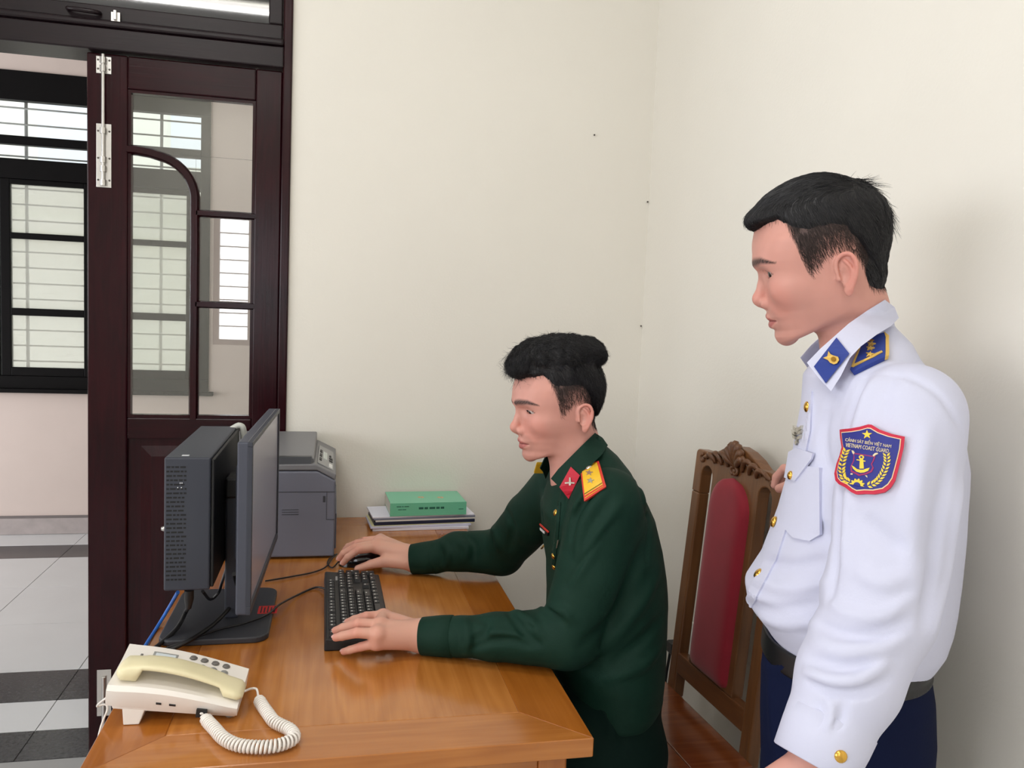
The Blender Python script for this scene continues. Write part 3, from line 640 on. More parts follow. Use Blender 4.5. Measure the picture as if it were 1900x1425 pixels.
# ---- printer
pr = thing('printer', 'dark grey laser printer with a sloping control panel, in the corner behind the monitor', 'printer', (-0.16, 2.2, DT))
PY0, PY1, PX0, PX1 = 2.080, 2.480, -0.312, 0.0145
m_pr = mat('printer_grey', (106, 108, 120), 0.45); m_pr2 = mat('printer_top_grey', (118, 118, 121), 0.45); m_prd = mat('printer_dark', (52, 54, 60), 0.4)
zt = atY(600, 884, PY0)[2]; ztop = atY(560, 866, PY0)[2]
MB().prism([(PX0, PY0, DT+0.006), (PX1, PY0, DT+0.006), (PX1, PY0, zt-0.012), (PX1-0.045, PY0, ztop-0.012), (PX0, PY0, ztop-0.012)], (0, PY1-PY0, 0)).build('body', m_pr, pr, bevel=0.004)
MB().prism([(PX1-0.002, PY0+0.002, zt-0.010), (PX1-0.046, PY0+0.002, ztop-0.010), (PX0+0.002, PY0+0.002, ztop-0.010), (PX0+0.002, PY0+0.002, ztop+0.002), (PX1-0.052, PY0+0.002, ztop+0.006), (PX1+0.001, PY0+0.002, zt+0.004)], (0, PY1-PY0-0.004, 0)).build('upper_shell', m_pr2, pr, bevel=0.003)
MB().prism([(PX0+0.01, PY0+0.004, ztop+0.002), (PX1-0.060, PY0+0.004, ztop+0.006), (PX1-0.060, PY0+0.03, ztop+0.020), (PX0+0.01, PY0+0.03, ztop+0.018)], (0, 0.02, 0)).build('tray_edge', m_prd, pr, bevel=0.002)
MB().prism([(PX0+0.01, PY0+0.028, ztop+0.003), (PX0+0.01, PY1-0.006, ztop+0.003), (PX0+0.01, PY1-0.006, ztop+0.032), (PX0+0.01, PY0+0.028, ztop+0.018)], (PX1-0.065-PX0, 0, 0)).build('top_cover', m_pr2, pr, bevel=0.004)
# control panel on the sloping front
sl0 = np.array([PX1-0.050, 0, ztop+0.0065]); sl1 = np.array([PX1+0.0, 0, zt+0.0045]); sv = sl1-sl0; sn_ = np.array([-sv[2], 0, sv[0]]); sn_ /= np.linalg.norm(sn_)
def pan(u_, y): q = sl0+sv*u_; return np.array([q[0], y, q[2]])
def slab(nm, u0, u1, yA, yB, h, m, b=0.0008):
    bot = [pan(u0, yA), pan(u1, yA), pan(u1, yB), pan(u0, yB)]; return MB().hexa([q-sn_*0.001 for q in bot], [q+sn_*h for q in bot]).build(nm, m, pr, bevel=b, bseg=1)
slab('panel_plate', 0.06, 0.86, PY0+0.03, PY0+0.30, 0.002, mat('panel_grey', (150, 150, 150), 0.4))
slab('display', 0.30, 0.52, PY0+0.12, PY0+0.22, 0.0035, mat('display_pale', (196, 206, 200), 0.2))
slab('badge', 0.62, 0.80, PY0+0.04, PY0+0.09, 0.003, mat('badge_white', (222, 222, 220), 0.4))
for i in range(5): slab('button', 0.62 if i < 3 else 0.70, 0.72 if i < 3 else 0.80, PY0+0.12+0.035*(i % 3), PY0+0.14+0.035*(i % 3), 0.004, m_dark)
for i in range(3): slab('button', 0.13, 0.24, PY0+0.07+0.06*i, PY0+0.105+0.06*i, 0.0042, m_dark)
# panel joints on the side, cassette and latch
MB().box((PX0+0.02, PY0-0.0008, zt-0.040), (PX1-0.002, PY0+0.003, zt-0.0385)).build('joint', m_prd, pr)
MB().box((PX1-0.022, PY0-0.0008, zt-0.11), (PX1-0.021, PY0+0.003, zt-0.040)).build('joint', m_prd, pr)
MB().box((PX1-0.022, PY0-0.0008, zt-0.111), (PX1-0.002, PY0+0.003, zt-0.1098)).build('joint', m_prd, pr)
MB().box((PX1-0.031, PY0-0.001, zt-0.066), (PX1-0.025, PY0+0.003, zt-0.050)).build('latch', m_prd, pr, bevel=0.0005)
for i in range(3): MB().box((PX1-0.13, PY0-0.0008, zt-0.085-0.006*i), (PX1-0.09, PY0+0.002, zt-0.0838-0.006*i)).build('vent', m_prd, pr)
MB().box((PX1, PY0+0.02, DT+0.02), (PX1+0.004, PY1-0.02, zt-0.10)).build('paper_drawer', m_pr, pr, bevel=0.002)
for x in (PX0+0.03, PX1-0.03):
    for y in (PY0+0.03, PY1-0.03): MB().lathe((x, y, DT), (0, 0, 1), [(0.010, 0), (0.010, 0.008)], 10).build('foot', m_dark, pr)
# ---- keyboard
kb = thing('keyboard', 'black full-size keyboard with white legends under the near hand', 'keyboard', (0.055, 1.67, DT))
kq = atZ(600, 1063, DT+0.02); kn = atZ(607, 1196, DT+0.02)
ku = np.array([0.0166, 0.4447, 0]); ku /= np.linalg.norm(ku); ku = np.array([-0.012, 1.0, 0]); ku /= np.linalg.norm(ku); kv = np.array([ku[1], -ku[0], 0.0])   # ku: near to far, kv: towards the man
KO = np.array([-0.004, 1.499, DT]); KW, KD = 0.406, 0.128
def K(a, b, z): return KO+ku*a+kv*b+np.array([0, 0, z])
MB().hexa([K(0, 0, 0), K(KW, 0, 0), K(KW, KD, 0), K(0, KD, 0)], [K(0.002, 0.002, 0.024), K(KW-0.002, 0.002, 0.024), K(KW-0.002, KD-0.002, 0.013), K(0.002, KD-0.002, 0.013)]).build('case', m_dark, kb, bevel=0.003)
u1 = 0.01735; keyprot = {}
m_key = mat('black_key', (30, 30, 32), 0.4); m_leg = mat('key_legend', (214, 214, 210), 0.5)
leg = MB()
def key(a, b, wu=1.0, hu=1.0):
    w, h = wu*u1-0.0022, hu*u1-0.0022; zz_ = 0.0235-(b+h/2)/KD*0.0105; nmkey = (round(wu, 2), round(hu, 2))
    c = K(a+w/2, b+h/2, zz_+0.0035)
    if nmkey not in keyprot:
        e = 0.0022; ax, ay = ku*w/2, kv*h/2; tx, ty = ku*(w/2-e), kv*(h/2-e); up = np.array([0, 0, 0.0042])
        keyprot[nmkey] = MB().hexa([c-ax-ay-up, c+ax-ay-up, c+ax+ay-up, c-ax+ay-up], [c-tx-ty+up, c+tx-ty+up, c+tx+ty+up, c-tx+ty+up]).build('key', m_key, kb)
        WL[keyprot[nmkey]] = Vector(c)
    else: dup(keyprot[nmkey], kb, c)
    lc = c+np.array([0, 0, 0.0043]); s = 0.0022
    q = [lc+ku*(-s)+kv*(-0.0030), lc+ku*s+kv*(-0.0030), lc+ku*s+kv*(0.0002), lc+ku*(-s)+kv*(0.0002)]
    leg.add(q, [[0, 1, 2, 3]])
x0k, yr = 0.0130, 0.008
for g, n in ((0, 1), (2, 4), (6.5, 4), (11, 4)):
    for i in range(n): key(x0k+(g+i)*u1, yr)
for i in range(3): key(x0k+(15.3+i)*u1, yr)
y1 = yr+u1*1.32
rowsk = [[1]*13+[2], [1.5]+[1]*12+[1.5], [1.75]+[1]*11+[2.25], [2.25]+[1]*10+[2.75], [1.25, 1.25, 1.25, 6.25, 1.25, 1.25, 1.25, 1.25]]
for r, row in enumerate(rowsk):
    a = 0
    for w in row: key(x0k+a*u1, y1+r*u1, w); a += w
for r in range(2):
    for i in range(3): key(x0k+(15.3+i)*u1, y1+r*u1)
key(x0k+16.3*u1, y1+3*u1)
for i in range(3): key(x0k+(15.3+i)*u1, y1+4*u1)
for r in range(4):
    for i in range(3):
        if r < 4: key(x0k+(18.6+i)*u1, y1+r*u1)
key(x0k+18.6*u1, y1+4*u1, 2); key(x0k+20.6*u1, y1+4*u1)
key(x0k+21.6*u1, y1); key(x0k+21.6*u1, y1+u1, 1, 2); key(x0k+21.6*u1, y1+3*u1, 1, 2)
o = leg.build('key_legends', m_leg, kb); o['kind'] = 'stuff'
ls = K(0.36, 0.018, 0.0245)
MB().obox(K(0.355, 0.0275, 0.0218), ku*0.014, kv*0.0022, np.array([0, 0, 0.0006])).build('badge', mat('badge_grey', (150, 150, 150), 0.4), kb)
kc = [K(0.315, 0.004, 0.012), dz(585, 1090), dz(552, 1104), dz(520, 1121, 0.016), dz(496, 1140, 0.017), dz(455, 1156, 0.017), dz(405, 1168, 0.017), dz(350, 1188, 0.014), dz(310, 1202, 0.006), dz(292, 1209, 0.004)]
MB().tube(smooth_path(kc, 8), 0.0022, 7).build('cable', m_cable, kb, smooth=True)
# ---- mouse
mp_ = atZ(670, 1047, DT); mcx = np.array([mp_[0], mp_[1], DT])
ms = thing('mouse', 'glossy black computer mouse under the far hand', 'mouse', mcx)
vs, fs = [], []; n1, n2 = 28, 14
for i in range(n2+1):
    ph = math.pi/2*i/n2
    for k in range(n1):
        th_ = 2*math.pi*k/n1; cx, sy_ = math.cos(th_), math.sin(th_)
        ex = 0.8; X = 0.055*math.copysign(abs(cx)**ex, cx)*math.cos(ph)**0.55; Yv = 0.031*math.copysign(abs(sy_)**ex, sy_)*math.cos(ph)**0.55
        Z_ = 0.037*math.sin(ph)**0.9*(1-0.10*X/0.055-0.25*max(-X/0.055, 0)**2)
        vs.append(mcx+np.array([X, Yv, Z_+0.001]))
for i in range(n2):
    for k in range(n1): fs.append([i*n1+k, i*n1+(k+1) % n1, (i+1)*n1+(k+1) % n1, (i+1)*n1+k])
fs.append(list(range(n1))[::-1]); fs.append([n2*n1+k for k in range(n1)])
mesh_obj('shell', vs, fs, m_gloss, ms, smooth=True, sharp=60)
MB().lathe(mcx+(-0.030, -0.004, 0.024), (0, 1, 0), [(0.006, 0), (0.009, 0.001), (0.009, 0.007), (0.006, 0.008)], 14).build('scroll_wheel', m_dark, ms, smooth=True, sharp=40)
lc = [mcx+(-0.054, 0, 0.008), dz(612, 1052), dz(606, 1040), dz(622, 1030), dz(628, 1019), dz(622, 1010), dz(630, 1003)]
lc = [mcx+(-0.054, 0, 0.010), dz(617, 1053), dz(608, 1046), dz(612, 1036), dz(625, 1028, 0.006), dz(617, 1036, 0.008), dz(604, 1052), dz(580, 1062), dz(545, 1069), dz(505, 1076), dz(492, 1078)]
MB().tube(smooth_path(lc, 8), 0.0019, 7).build('cable', m_cable, ms, smooth=True)
# ---- pile of papers and files with a green book on top
zp = DT
def sheet(name, label, cat, quad, z0, h, m, group='papers and files piled against the wall', bev=0.0008, slope=0.0):
    bot = [np.array([q[0], q[1], z0]) for q in quad]; return tag(MB().hexa(bot, [b+(0, 0, h) for b in bot]).build(name, m, None, bevel=bev, bseg=1), label, cat, group)
pa = atZ(690, 987, DT); pb = atZ(873, 975, DT)
def quad(dx0, dx1, dy, depth, rot=0.0):
    y = pa[1]+dy; s = math.tan(math.radians(rot))
    return [(pa[0]+dx0, y, 0), (pb[0]+dx1, y+s*0.3, 0), (pb[0]+dx1-s*depth, min(y+s*0.3+depth, WB-0.004), 0), (pa[0]+dx0-s*depth, min(y+depth, WB-0.004), 0)]
m_pap = mat('paper', (226, 226, 238), 0.7); m_pap2 = mat('paper_warm', (232, 228, 220), 0.7); m_navy = mat('navy_card', (28, 36, 62), 0.4)
specs = [('paper_ream', 'thick white paper ream at the bottom of the pile', 'papers', quad(0.002, -0.012, 0.004, 0.125, 2), 0.008, m_pap),
         ('document', 'lavender white document second from the bottom of the pile', 'papers', quad(-0.004, -0.004, 0.0, 0.130, 4), 0.006, mat('paper_lavender', (206, 206, 228), 0.7)),
         ('yellow_folder', 'pale yellow folder in the middle of the pile', 'folder', quad(0.0, 0.006, 0.003, 0.13, 5), 0.003, mat('pale_yellow', (232, 226, 176), 0.6)),
         ('navy_folder', 'navy blue folder in the pile, above the pale yellow one', 'folder', quad(0.006, 0.008, 0.002, 0.13, 5), 0.009, m_navy),
         ('magazine', 'white magazine lying on the navy folder', 'magazine', quad(0.010, 0.007, 0.004, 0.128, 5), 0.005, m_pap2),
         ('grey_file', 'thin grey file below the top sheets of the pile', 'folder', quad(0.004, 0.009, 0.003, 0.13, 5), 0.005, mat('grey_card', (120, 124, 140), 0.5)),
         ('loose_sheets', 'loose white sheets under the green book', 'papers', quad(0.001, 0.006, 0.004, 0.13, 5), 0.005, m_pap)]
zcur = DT+0.0002
for (nm, lb, ct, q, h, m) in specs:
    sheet(nm, lb, ct, q, zcur, h, m); zcur += h+0.0002
# index tab and book
tb = atZ(697, 957, DT+0.035)
bk = thing('green_book', 'thick mint green hardback book on top of the pile', 'book', (pa[0]+0.15, pa[1]+0.05, zcur))
b0 = on_plane(724, 952, (0, pa[1]+0.012, 0), np.array([0, 1.0, 0])); b1 = on_plane(868, 957, (0, pa[1]+0.020, 0), np.array([0, 1.0, 0]))
bl = [np.array([b0[0], pa[1]+0.010, zcur]), np.array([b1[0]-0.006, pa[1]+0.024, zcur]), np.array([b1[0]-0.012, WB-0.006, zcur]), np.array([b0[0]-0.006, WB-0.012, zcur])]
m_green = mat('mint_green_cover', (112, 196, 160), 0.35, coat=0.2)
hb = 0.038
MB().hexa([q+(0, 0, 0.0025) for q in bl], [q+(0, 0, hb-0.0025) for q in bl]).build('page_block', mat('book_pages', (226, 224, 210), 0.7), bk)
MB().hexa([q for q in bl], [q+(0, 0, 0.0024) for q in bl]).build('cover', m_green, bk)
MB().hexa([q+(0, 0, hb-0.0024) for q in bl], [q+(0, 0, hb) for q in bl]).build('cover', m_green, bk)
sp = [bl[0]+(-0.001, -0.003, 0), bl[1]+(0.001, -0.003, 0), bl[1]+(0.001, 0.0, 0), bl[0]+(-0.001, 0.0, 0)]
MB().hexa(sp, [q+(0, 0, hb) for q in sp]).build('spine', m_green, bk)
bd = bl[1]-bl[0]; bd /= np.linalg.norm(bd)
Lb = np.linalg.norm(bl[1]-bl[0])
def spine_print(spans, z, h):            # lettering too small to read: short ink dashes
    mb = MB()
    for (u0, u1_) in spans:
        p0 = bl[0]+bd*Lb*u0; p1 = bl[0]+bd*Lb*u1_; mb.obox((p0+p1)/2+np.array([0, -0.0031, z]), (p1-p0)/2, np.array([0, 0.0003, 0]), np.array([0, 0, h/2]))
    o = mb.build('spine_print', mat('dark_green_ink', (28, 96, 78), 0.6), bk); o['kind'] = 'stuff'
spine_print([(0.37, 0.43), (0.445, 0.49), (0.51, 0.585), (0.60, 0.645), (0.66, 0.705)], 0.022, 0.006)
spine_print([(0.08, 0.14), (0.15, 0.17), (0.18, 0.24)], 0.028, 0.0022); spine_print([(0.10, 0.15), (0.155, 0.205)], 0.019, 0.002); spine_print([(0.90, 0.965)], 0.017, 0.002)
for (fx, fy_) in ((0.44, 0.45), (0.70, 0.40)):
    cbt = bl[0]*(1-fx)+bl[1]*fx; cbt = cbt+(bl[3]-bl[0])*fy_+np.array([0, 0, hb])
    mb = MB()
    for k in range(6):
        a = k*math.pi/3; mb.lathe(cbt+np.array([0.007*math.cos(a), 0.007*math.sin(a), 0]), (0, 0, 1), [(0.0038, 0), (0.0036, 0.0003)], 8)
    o = mb.build('cover_emblem', mat('salmon_ink', (214, 170, 130), 0.6), bk); o['kind'] = 'stuff'
# ---- telephone
ph = thing('telephone', 'cream corded desk telephone with its handset lying on the cradle', 'telephone', atZ(320, 1330, DT))
m_ph = mat('phone_white', (236, 230, 222), 0.38); m_hs = mat('handset_ivory', (232, 222, 182), 0.38, var=0.03, vscale=30)
pt_l = atZ(197, 1318, DT+0.028); pt_r = atZ(441, 1335, DT+0.005)
pu = pt_r-pt_l; PL = np.linalg.norm(pu); pu /= PL
pvx = np.cross([0, 0, 1.0], pu); pvx /= np.linalg.norm(pvx)           # towards the rear of the phone as seen
pvx = np.array([pvx[0], pvx[1], 0.0]); pn = np.cross(pu, pvx)
if pn[2] < 0: pn = -pn
tl = math.radians(12); pv = pvx*math.cos(tl)+pn*math.sin(tl)*0.0
PD = 0.112
def F(a, b, c): return pt_l+pu*a*PL+pvx*b*PD+pn*(c*(1-0.45*a))
# bowed body: loft of sections along its length
def loft(nm, secs, m, par=ph, bevel=0.0, smooth=True, sharp=35):
    n = len(secs[0]); vs = [p for s in secs for p in s]; fs = [[i*n+k, i*n+(k+1) % n, (i+1)*n+(k+1) % n, (i+1)*n+k] for i in range(len(secs)-1) for k in range(n)]
    fs += [list(range(n))[::-1], [(len(secs)-1)*n+k for k in range(n)]]
    mb = MB(); mb.add(vs, fs); return mb.build(nm, m, par, smooth=smooth, bevel=bevel, sharp=sharp)
secs = []
for a in np.linspace(-0.02, 0.985, 15):
    cr = 0.008*math.sin(math.pi*min(max(a, 0), 1)); q = -0.010*(1-abs(2*a-1)**3)
    e = 0.010 if a < 0 or a > 0.98 else 0.0
    secs.append([F(a, 0.06, 0.004), F(a, 0.0+e, 0.018+cr*0.5), F(a, -0.02+e, 0.030+cr), F(a, 0.03, 0.037+cr), F(a, 0.30, 0.040+cr), F(a, 0.62, 0.046+cr), F(a, 0.97, 0.056+cr), F(a, 1.0-e, 0.050+cr), F(a, 0.97, 0.012)])
loft('base_shell', secs, m_ph, bevel=0.0)
MB().hexa([F(0.03, 0.08, -0.002), F(0.97, 0.08, -0.002), F(0.97, 0.95, -0.002), F(0.03, 0.95, -0.002)], [F(0.01, 0.06, 0.012), F(0.99, 0.06, 0.012), F(0.99, 0.96, 0.012), F(0.01, 0.96, 0.012)]).build('underside', m_ph, ph, bevel=0.002)
fz = lambda p: np.array([p[0], p[1], DT+0.0005])
fa_, fb_ = F(0.10, 0.10, 0.004), F(0.27, 0.10, 0.004)
MB().hexa([fz(F(0.115, 0.06, 0)), fz(F(0.235, 0.06, 0)), fz(F(0.235, 0.80, 0)), fz(F(0.115, 0.80, 0))], [F(0.10, 0.08, 0.004), F(0.28, 0.08, 0.004), F(0.28, 0.82, 0.004), F(0.10, 0.82, 0.004)]).build('foot', m_ph, ph, bevel=0.0015)
for bb_ in (0.2, 0.8): MB().lathe(fz(F(0.92, bb_, 0)), (0, 0, 1), [(0.006, 0), (0.006, max(F(0.92, bb_, 0.0)[2]-DT, 0.004))], 10).build('rubber_foot', mat('phone_rubber', (150, 146, 140), 0.7), ph)
# cradle recess, display, keys
def topc(a, b): cr = 0.008*math.sin(math.pi*min(max(a, 0), 1)); return 0.0375+cr+(0.0025 if b < 0.3 else 0.0025+(b-0.3)*0.021 if b < 0.62 else 0.0085+(b-0.62)*0.0286)
def slabp(nm, a0, a1, b0, b1, h, m):
    return MB().hexa([F(a0, b0, topc(a0, b0)-0.002), F(a1, b0, topc(a1, b0)-0.002), F(a1, b1, topc(a1, b1)-0.002), F(a0, b1, topc(a0, b1)-0.002)], [F(a0, b0, topc(a0, b0)+h), F(a1, b0, topc(a1, b0)+h), F(a1, b1, topc(a1, b1)+h), F(a0, b1, topc(a0, b1)+h)]).build(nm, m, ph, bevel=0.0006, bseg=1)
slabp('display_frame', 0.20, 0.40, 0.60, 0.86, 0.0012, mat('phone_grey', (150, 150, 146), 0.4)); slabp('display', 0.22, 0.385, 0.63, 0.83, 0.0018, mat('lcd_pale', (214, 222, 226), 0.2))
m_btn = mat('phone_button', (150, 150, 146), 0.4); m_btnd = mat('phone_button_dark', (112, 108, 104), 0.45)
for i in range(4):
    for j in range(3):
        a, b = 0.52+i*0.092, 0.87-j*0.155
        c_ = F(a, b, topc(a, b)-0.001)
        MB().lathe(c_, pn, [(0.0066, 0), (0.0066, 0.0012), (0.0054, 0.0014), (0.0044, 0.003), (0.0026, 0.0034)], 12).build('button', m_btn if j else m_btnd, ph, smooth=True, sharp=40)
slabp('indicator', 0.105, 0.125, 0.72, 0.78, 0.0014, m_btnd)
# handset: arched bar with two cups
hsec = []
for q in np.linspace(0, 1, 27):
    a = 0.02+0.985*q; arch = math.sin(math.pi*q)
    ct = F(a, 0.31-0.03*math.sin(math.pi*q), 0)
    top = 0.064+0.019*arch**0.9-0.002*(1-q); e = max(abs(2*q-1)-0.62, 0)/0.38
    low = 0.040 if e > 0.15 else 0.040+0.028*min((0.15-e)/0.12, 1)*arch**0.4
    if e > 0.15: low = 0.041
    wv = 0.20+0.06*e**0.7
    rnd = 1.0 if e < 0.82 else math.sqrt(max(1-((e-0.82)/0.185)**2, 0.02))
    wv *= 0.55+0.45*rnd; mid = (top+low)/2
    if e > 0.82: top = mid+(top-mid)*(0.35+0.65*rnd); low = mid+(low-mid)*(0.6+0.4*rnd)
    s = []
    for k in range(16):
        t_ = 2*math.pi*k/16; cx, sx_ = math.cos(t_), math.sin(t_)
        s.append(F(a, 0.30+wv*math.copysign(abs(cx)**0.55, cx), mid+(top-low)/2*math.copysign(abs(sx_)**0.7, sx_)))
    hsec.append(s)
loft('handset', hsec, m_hs, smooth=True, sharp=60)
# sockets on the side, coiled cord, line cord
MB().hexa([F(0.36, 0.015, 0.016), F(0.40, 0.015, 0.016), F(0.40, 0.03, 0.020), F(0.36, 0.03, 0.020)], [F(0.36, -0.004, 0.0195), F(0.40, -0.004, 0.0195), F(0.40, 0.01, 0.023), F(0.36, 0.01, 0.023)]).build('slide_switch', m_dark, ph)
MB().hexa([F(0.46, 0.015, 0.016), F(0.51, 0.015, 0.016), F(0.51, 0.03, 0.020), F(0.46, 0.03, 0.020)], [F(0.46, -0.004, 0.0195), F(0.51, -0.004, 0.0195), F(0.51, 0.01, 0.023), F(0.46, 0.01, 0.023)]).build('slide_switch', m_dark, ph)
jk = F(0.715, 0.02, 0.010)
MB().obox(jk, pu*0.0075, pvx*0.006, pn*0.006).build('cord_jack', m_dark, ph)
cz_ = DT+0.011
def dd(x, y): return atZ(x, y, cz_)
core = smooth_path([jk-pvx*0.004, dd(384, 1337), dd(398, 1352), dd(415, 1370), dd(440, 1382), dd(475, 1386), dd(510, 1384), dd(538, 1375), dd(546, 1366), dd(538, 1354), dd(520, 1345), dd(508, 1338), dd(498, 1325), dd(486, 1308), dd(478, 1294)], 24)
seg = np.r_[0, np.cumsum(np.linalg.norm(np.diff(core, axis=0), axis=1))]; Lc = seg[-1]
nt_ = 62; npt = nt_*12; ss = np.linspace(0, Lc, npt); cc = np.stack([np.interp(ss, seg, core[:, i]) for i in range(3)], 1)
tt = np.gradient(cc, axis=0); tt /= np.linalg.norm(tt, axis=1)[:, None]
sd = np.cross(tt, [0, 0, 1.0]); sd /= np.linalg.norm(sd, axis=1)[:, None]; vd = np.cross(sd, tt)
ramp = np.clip(np.minimum(ss, Lc-ss)/0.012, 0.15, 1)
th_ = np.linspace(0, 2*math.pi*nt_, npt); hel = cc+(sd*np.cos(th_)[:, None]+vd*np.sin(th_)[:, None])*(0.0078*ramp)[:, None]
hr = F(1.005, 0.30, 0.052)
MB().tube(hel, 0.0021, 6).build('coiled_cord', m_ph, ph, smooth=True)
MB().tube(smooth_path([hr, dd(466, 1289)+(0, 0, 0.010), dd(476, 1288)+(0, 0, 0.008), hel[-1]], 6), 0.0019, 7).build('cord_tail', m_ph, ph, smooth=True)
lw = [F(-0.01, 0.25, 0.012), atZ(180, 1310, DT+0.01), (DXa-0.006, atZ(175, 1320, DT)[1], DT+0.004), (DXa-0.012, atZ(168, 1345, DT)[1], DT-0.05), (DXa-0.014, 1.20, DT-0.3), (DXa-0.02, 1.28, 0.2), (DXa-0.03, 1.3, 0.006)]
MB().tube(smooth_path(lw, 8), 0.0016, 6).build('line_cord', m_ph, ph, smooth=True)
# ================================================================ implicit surfaces for the two men
def V(*a): return np.array(a, float)
def smin(a, b, k):
    h = np.clip(0.5+0.5*(b-a)/k, 0, 1); return b*(1-h)+a*h-k*h*(1-h)
def smax(a, b, k): return -smin(-a, -b, k)
def rc(p, a, b, ra, rb):
    a = np.asarray(a, p.dtype); ba = np.asarray(b, p.dtype)-a; pa = p-a; t = pa @ ba; bb = max(float(ba @ ba), 1e-12)
    h = np.clip(t/bb, 0, 1); d2 = np.einsum('ij,ij->i', pa, pa)-h*(2*t-h*bb)
    return np.sqrt(np.maximum(d2, 0))-(ra+(rb-ra)*h)
def chain(p, nodes, k=0.0):
    d = None
    for (a, ra), (b, rb) in zip(nodes[:-1], nodes[1:]):
        e = rc(p, a, b, ra, rb); d = e if d is None else (np.minimum(d, e) if k <= 0 else smin(d, e, k))
    return d
def ell(p, c, r, R=None):
    q = p-np.asarray(c, p.dtype)
    if R is not None: q = q @ R
    r = np.asarray(r, p.dtype); q = q/r; k0 = np.sqrt(np.einsum('ij,ij->i', q, q)); q = q/r; k1 = np.sqrt(np.einsum('ij,ij->i', q, q))+1e-9
    return k0*(k0-1)/k1
def sph(p, c, r): d = p-np.asarray(c, p.dtype); return np.sqrt(np.einsum('ij,ij->i', d, d))-r
def loftz(q, zs, tab, ztop, zbot, kk=0.02, ex=2.0):
    """q: local (f, l, z); tab rows (cf, rf, rl[, cl])"""
    z = q[:, 2]; o = np.argsort(zs); zs = np.asarray(zs)[o]; tab = np.asarray(tab, float)[o]
    cf = np.interp(z, zs, tab[:, 0]); rf = np.interp(z, zs, tab[:, 1]); rl = np.interp(z, zs, tab[:, 2])
    cl = np.interp(z, zs, tab[:, 3]) if tab.shape[1] > 3 else 0.0
    a = np.abs(q[:, 0]-cf)/rf; b = np.abs(q[:, 1]-cl)/rl
    k0 = (a**ex+b**ex)**(1/ex)+1e-9; k1 = np.sqrt((a/rf)**2+(b/rl)**2)/np.sqrt(a*a+b*b+1e-9)
    d = (k0-1)/np.maximum(k1, 1e-6)
    return smax(smax(d, z-ztop, kk), zbot-z, kk)
def nets(f, lo, hi, h, B=8, coarse=None, fac=1.0):
    """surface nets over the blocks the surface passes through"""
    lo = np.asarray(lo, float); hi = np.asarray(hi, float)
    nb = np.ceil((hi-lo)/(h*B)).astype(int)
    bi = np.stack(np.meshgrid(*[np.arange(n) for n in nb], indexing='ij'), -1).reshape(-1, 3)
    cen = lo+(bi+0.5)*h*B
    v = (coarse or f)(cen); bi = bi[np.abs(v) < h*B*0.87*1.2*fac+0.006]
    g = np.stack(np.meshgrid(*[np.arange(B+1)]*3, indexing='ij'), -1).reshape(-1, 3)
    N = nb*B+2; cells = []; vals = []
    for s in range(0, len(bi), 500):
        b_ = bi[s:s+500]; pts = (lo+((b_[:, None, :]*B+g[None]).reshape(-1, 3))*h).astype(np.float32)
        w = f(pts).reshape(len(b_), B+1, B+1, B+1)
        c8 = np.stack([w[:, i:i+B, j:j+B, k:k+B] for k in (0, 1) for j in (0, 1) for i in (0, 1)], -1)
        sg = c8 < 0; act = sg.any(-1) & ~sg.all(-1); ix = np.argwhere(act)
        if len(ix): cells.append(b_[ix[:, 0]]*B+ix[:, 1:]); vals.append(c8[act])
    cells = np.concatenate(cells); vals = np.concatenate(vals)
    key = (cells[:, 0]*N[1]+cells[:, 1])*N[2]+cells[:, 2]; o = np.argsort(key); key = key[o]; cells = cells[o]; vals = vals[o]
    off = np.array([(i, j, k) for k in (0, 1) for j in (0, 1) for i in (0, 1)], float)
    acc = np.zeros((len(cells), 3)); cnt = np.zeros(len(cells))
    for a in range(8):
        for b in range(a+1, 8):
            if bin(a ^ b).count('1') != 1: continue
            va, vb = vals[:, a], vals[:, b]; m = (va < 0) != (vb < 0)
            t = np.where(m, va/(va-vb+1e-30), 0); acc += np.where(m[:, None], off[a]+(off[b]-off[a])*t[:, None], 0); cnt += m
    pos = lo+(cells+acc/cnt[:, None])*h
    quads = []
    for ax in range(3):
        c0 = vals[:, 0]; c1 = vals[:, 1 << ax]; m = (c0 < 0) != (c1 < 0)
        u, w = (ax+1) % 3, (ax+2) % 3
        du = np.zeros(3, int); du[u] = 1; dw = np.zeros(3, int); dw[w] = 1
        base = cells[m]; ks = []
        for d in (0*du, du, du+dw, dw):
            c = base-d; ks.append((c[:, 0]*N[1]+c[:, 1])*N[2]+c[:, 2])
        ks = np.stack(ks, 1); id_ = np.searchsorted(key, ks); id_ = np.minimum(id_, len(key)-1); ok = (key[id_] == ks).all(1)
        q = id_[ok]; fl_ = (c0[m] < 0)[ok]
        q[~fl_] = q[~fl_][:, ::-1]; quads.append(q)
    return pos, np.concatenate(quads)
def grad(f, p, e=0.001):
    g = np.stack([f(p+d)-f(p-d) for d in np.eye(3)*e], 1); return g/(np.linalg.norm(g, axis=1)[:, None]+1e-9)
def cast(f, x, y, t0=0.6, t1=2.4, n=60, k=0.85):
    """first hit of the pixel rays on an implicit surface"""
    x = np.atleast_1d(np.asarray(x, float)); y = np.atleast_1d(np.asarray(y, float)); d = ray(x, y); L = np.linalg.norm(d, axis=1); d = d/L[:, None]
    t = np.full(len(x), t0)
    for _ in range(n):
        v = f(CAM+d*t[:, None]); t = np.minimum(t+v*k, t1+0.5)
    return CAM+d*t[:, None], t < t1
def smooth_obj(name, v, f, m, parent, cols=None): return mesh_obj(name, v, f, m, parent, smooth=True, cols=cols)
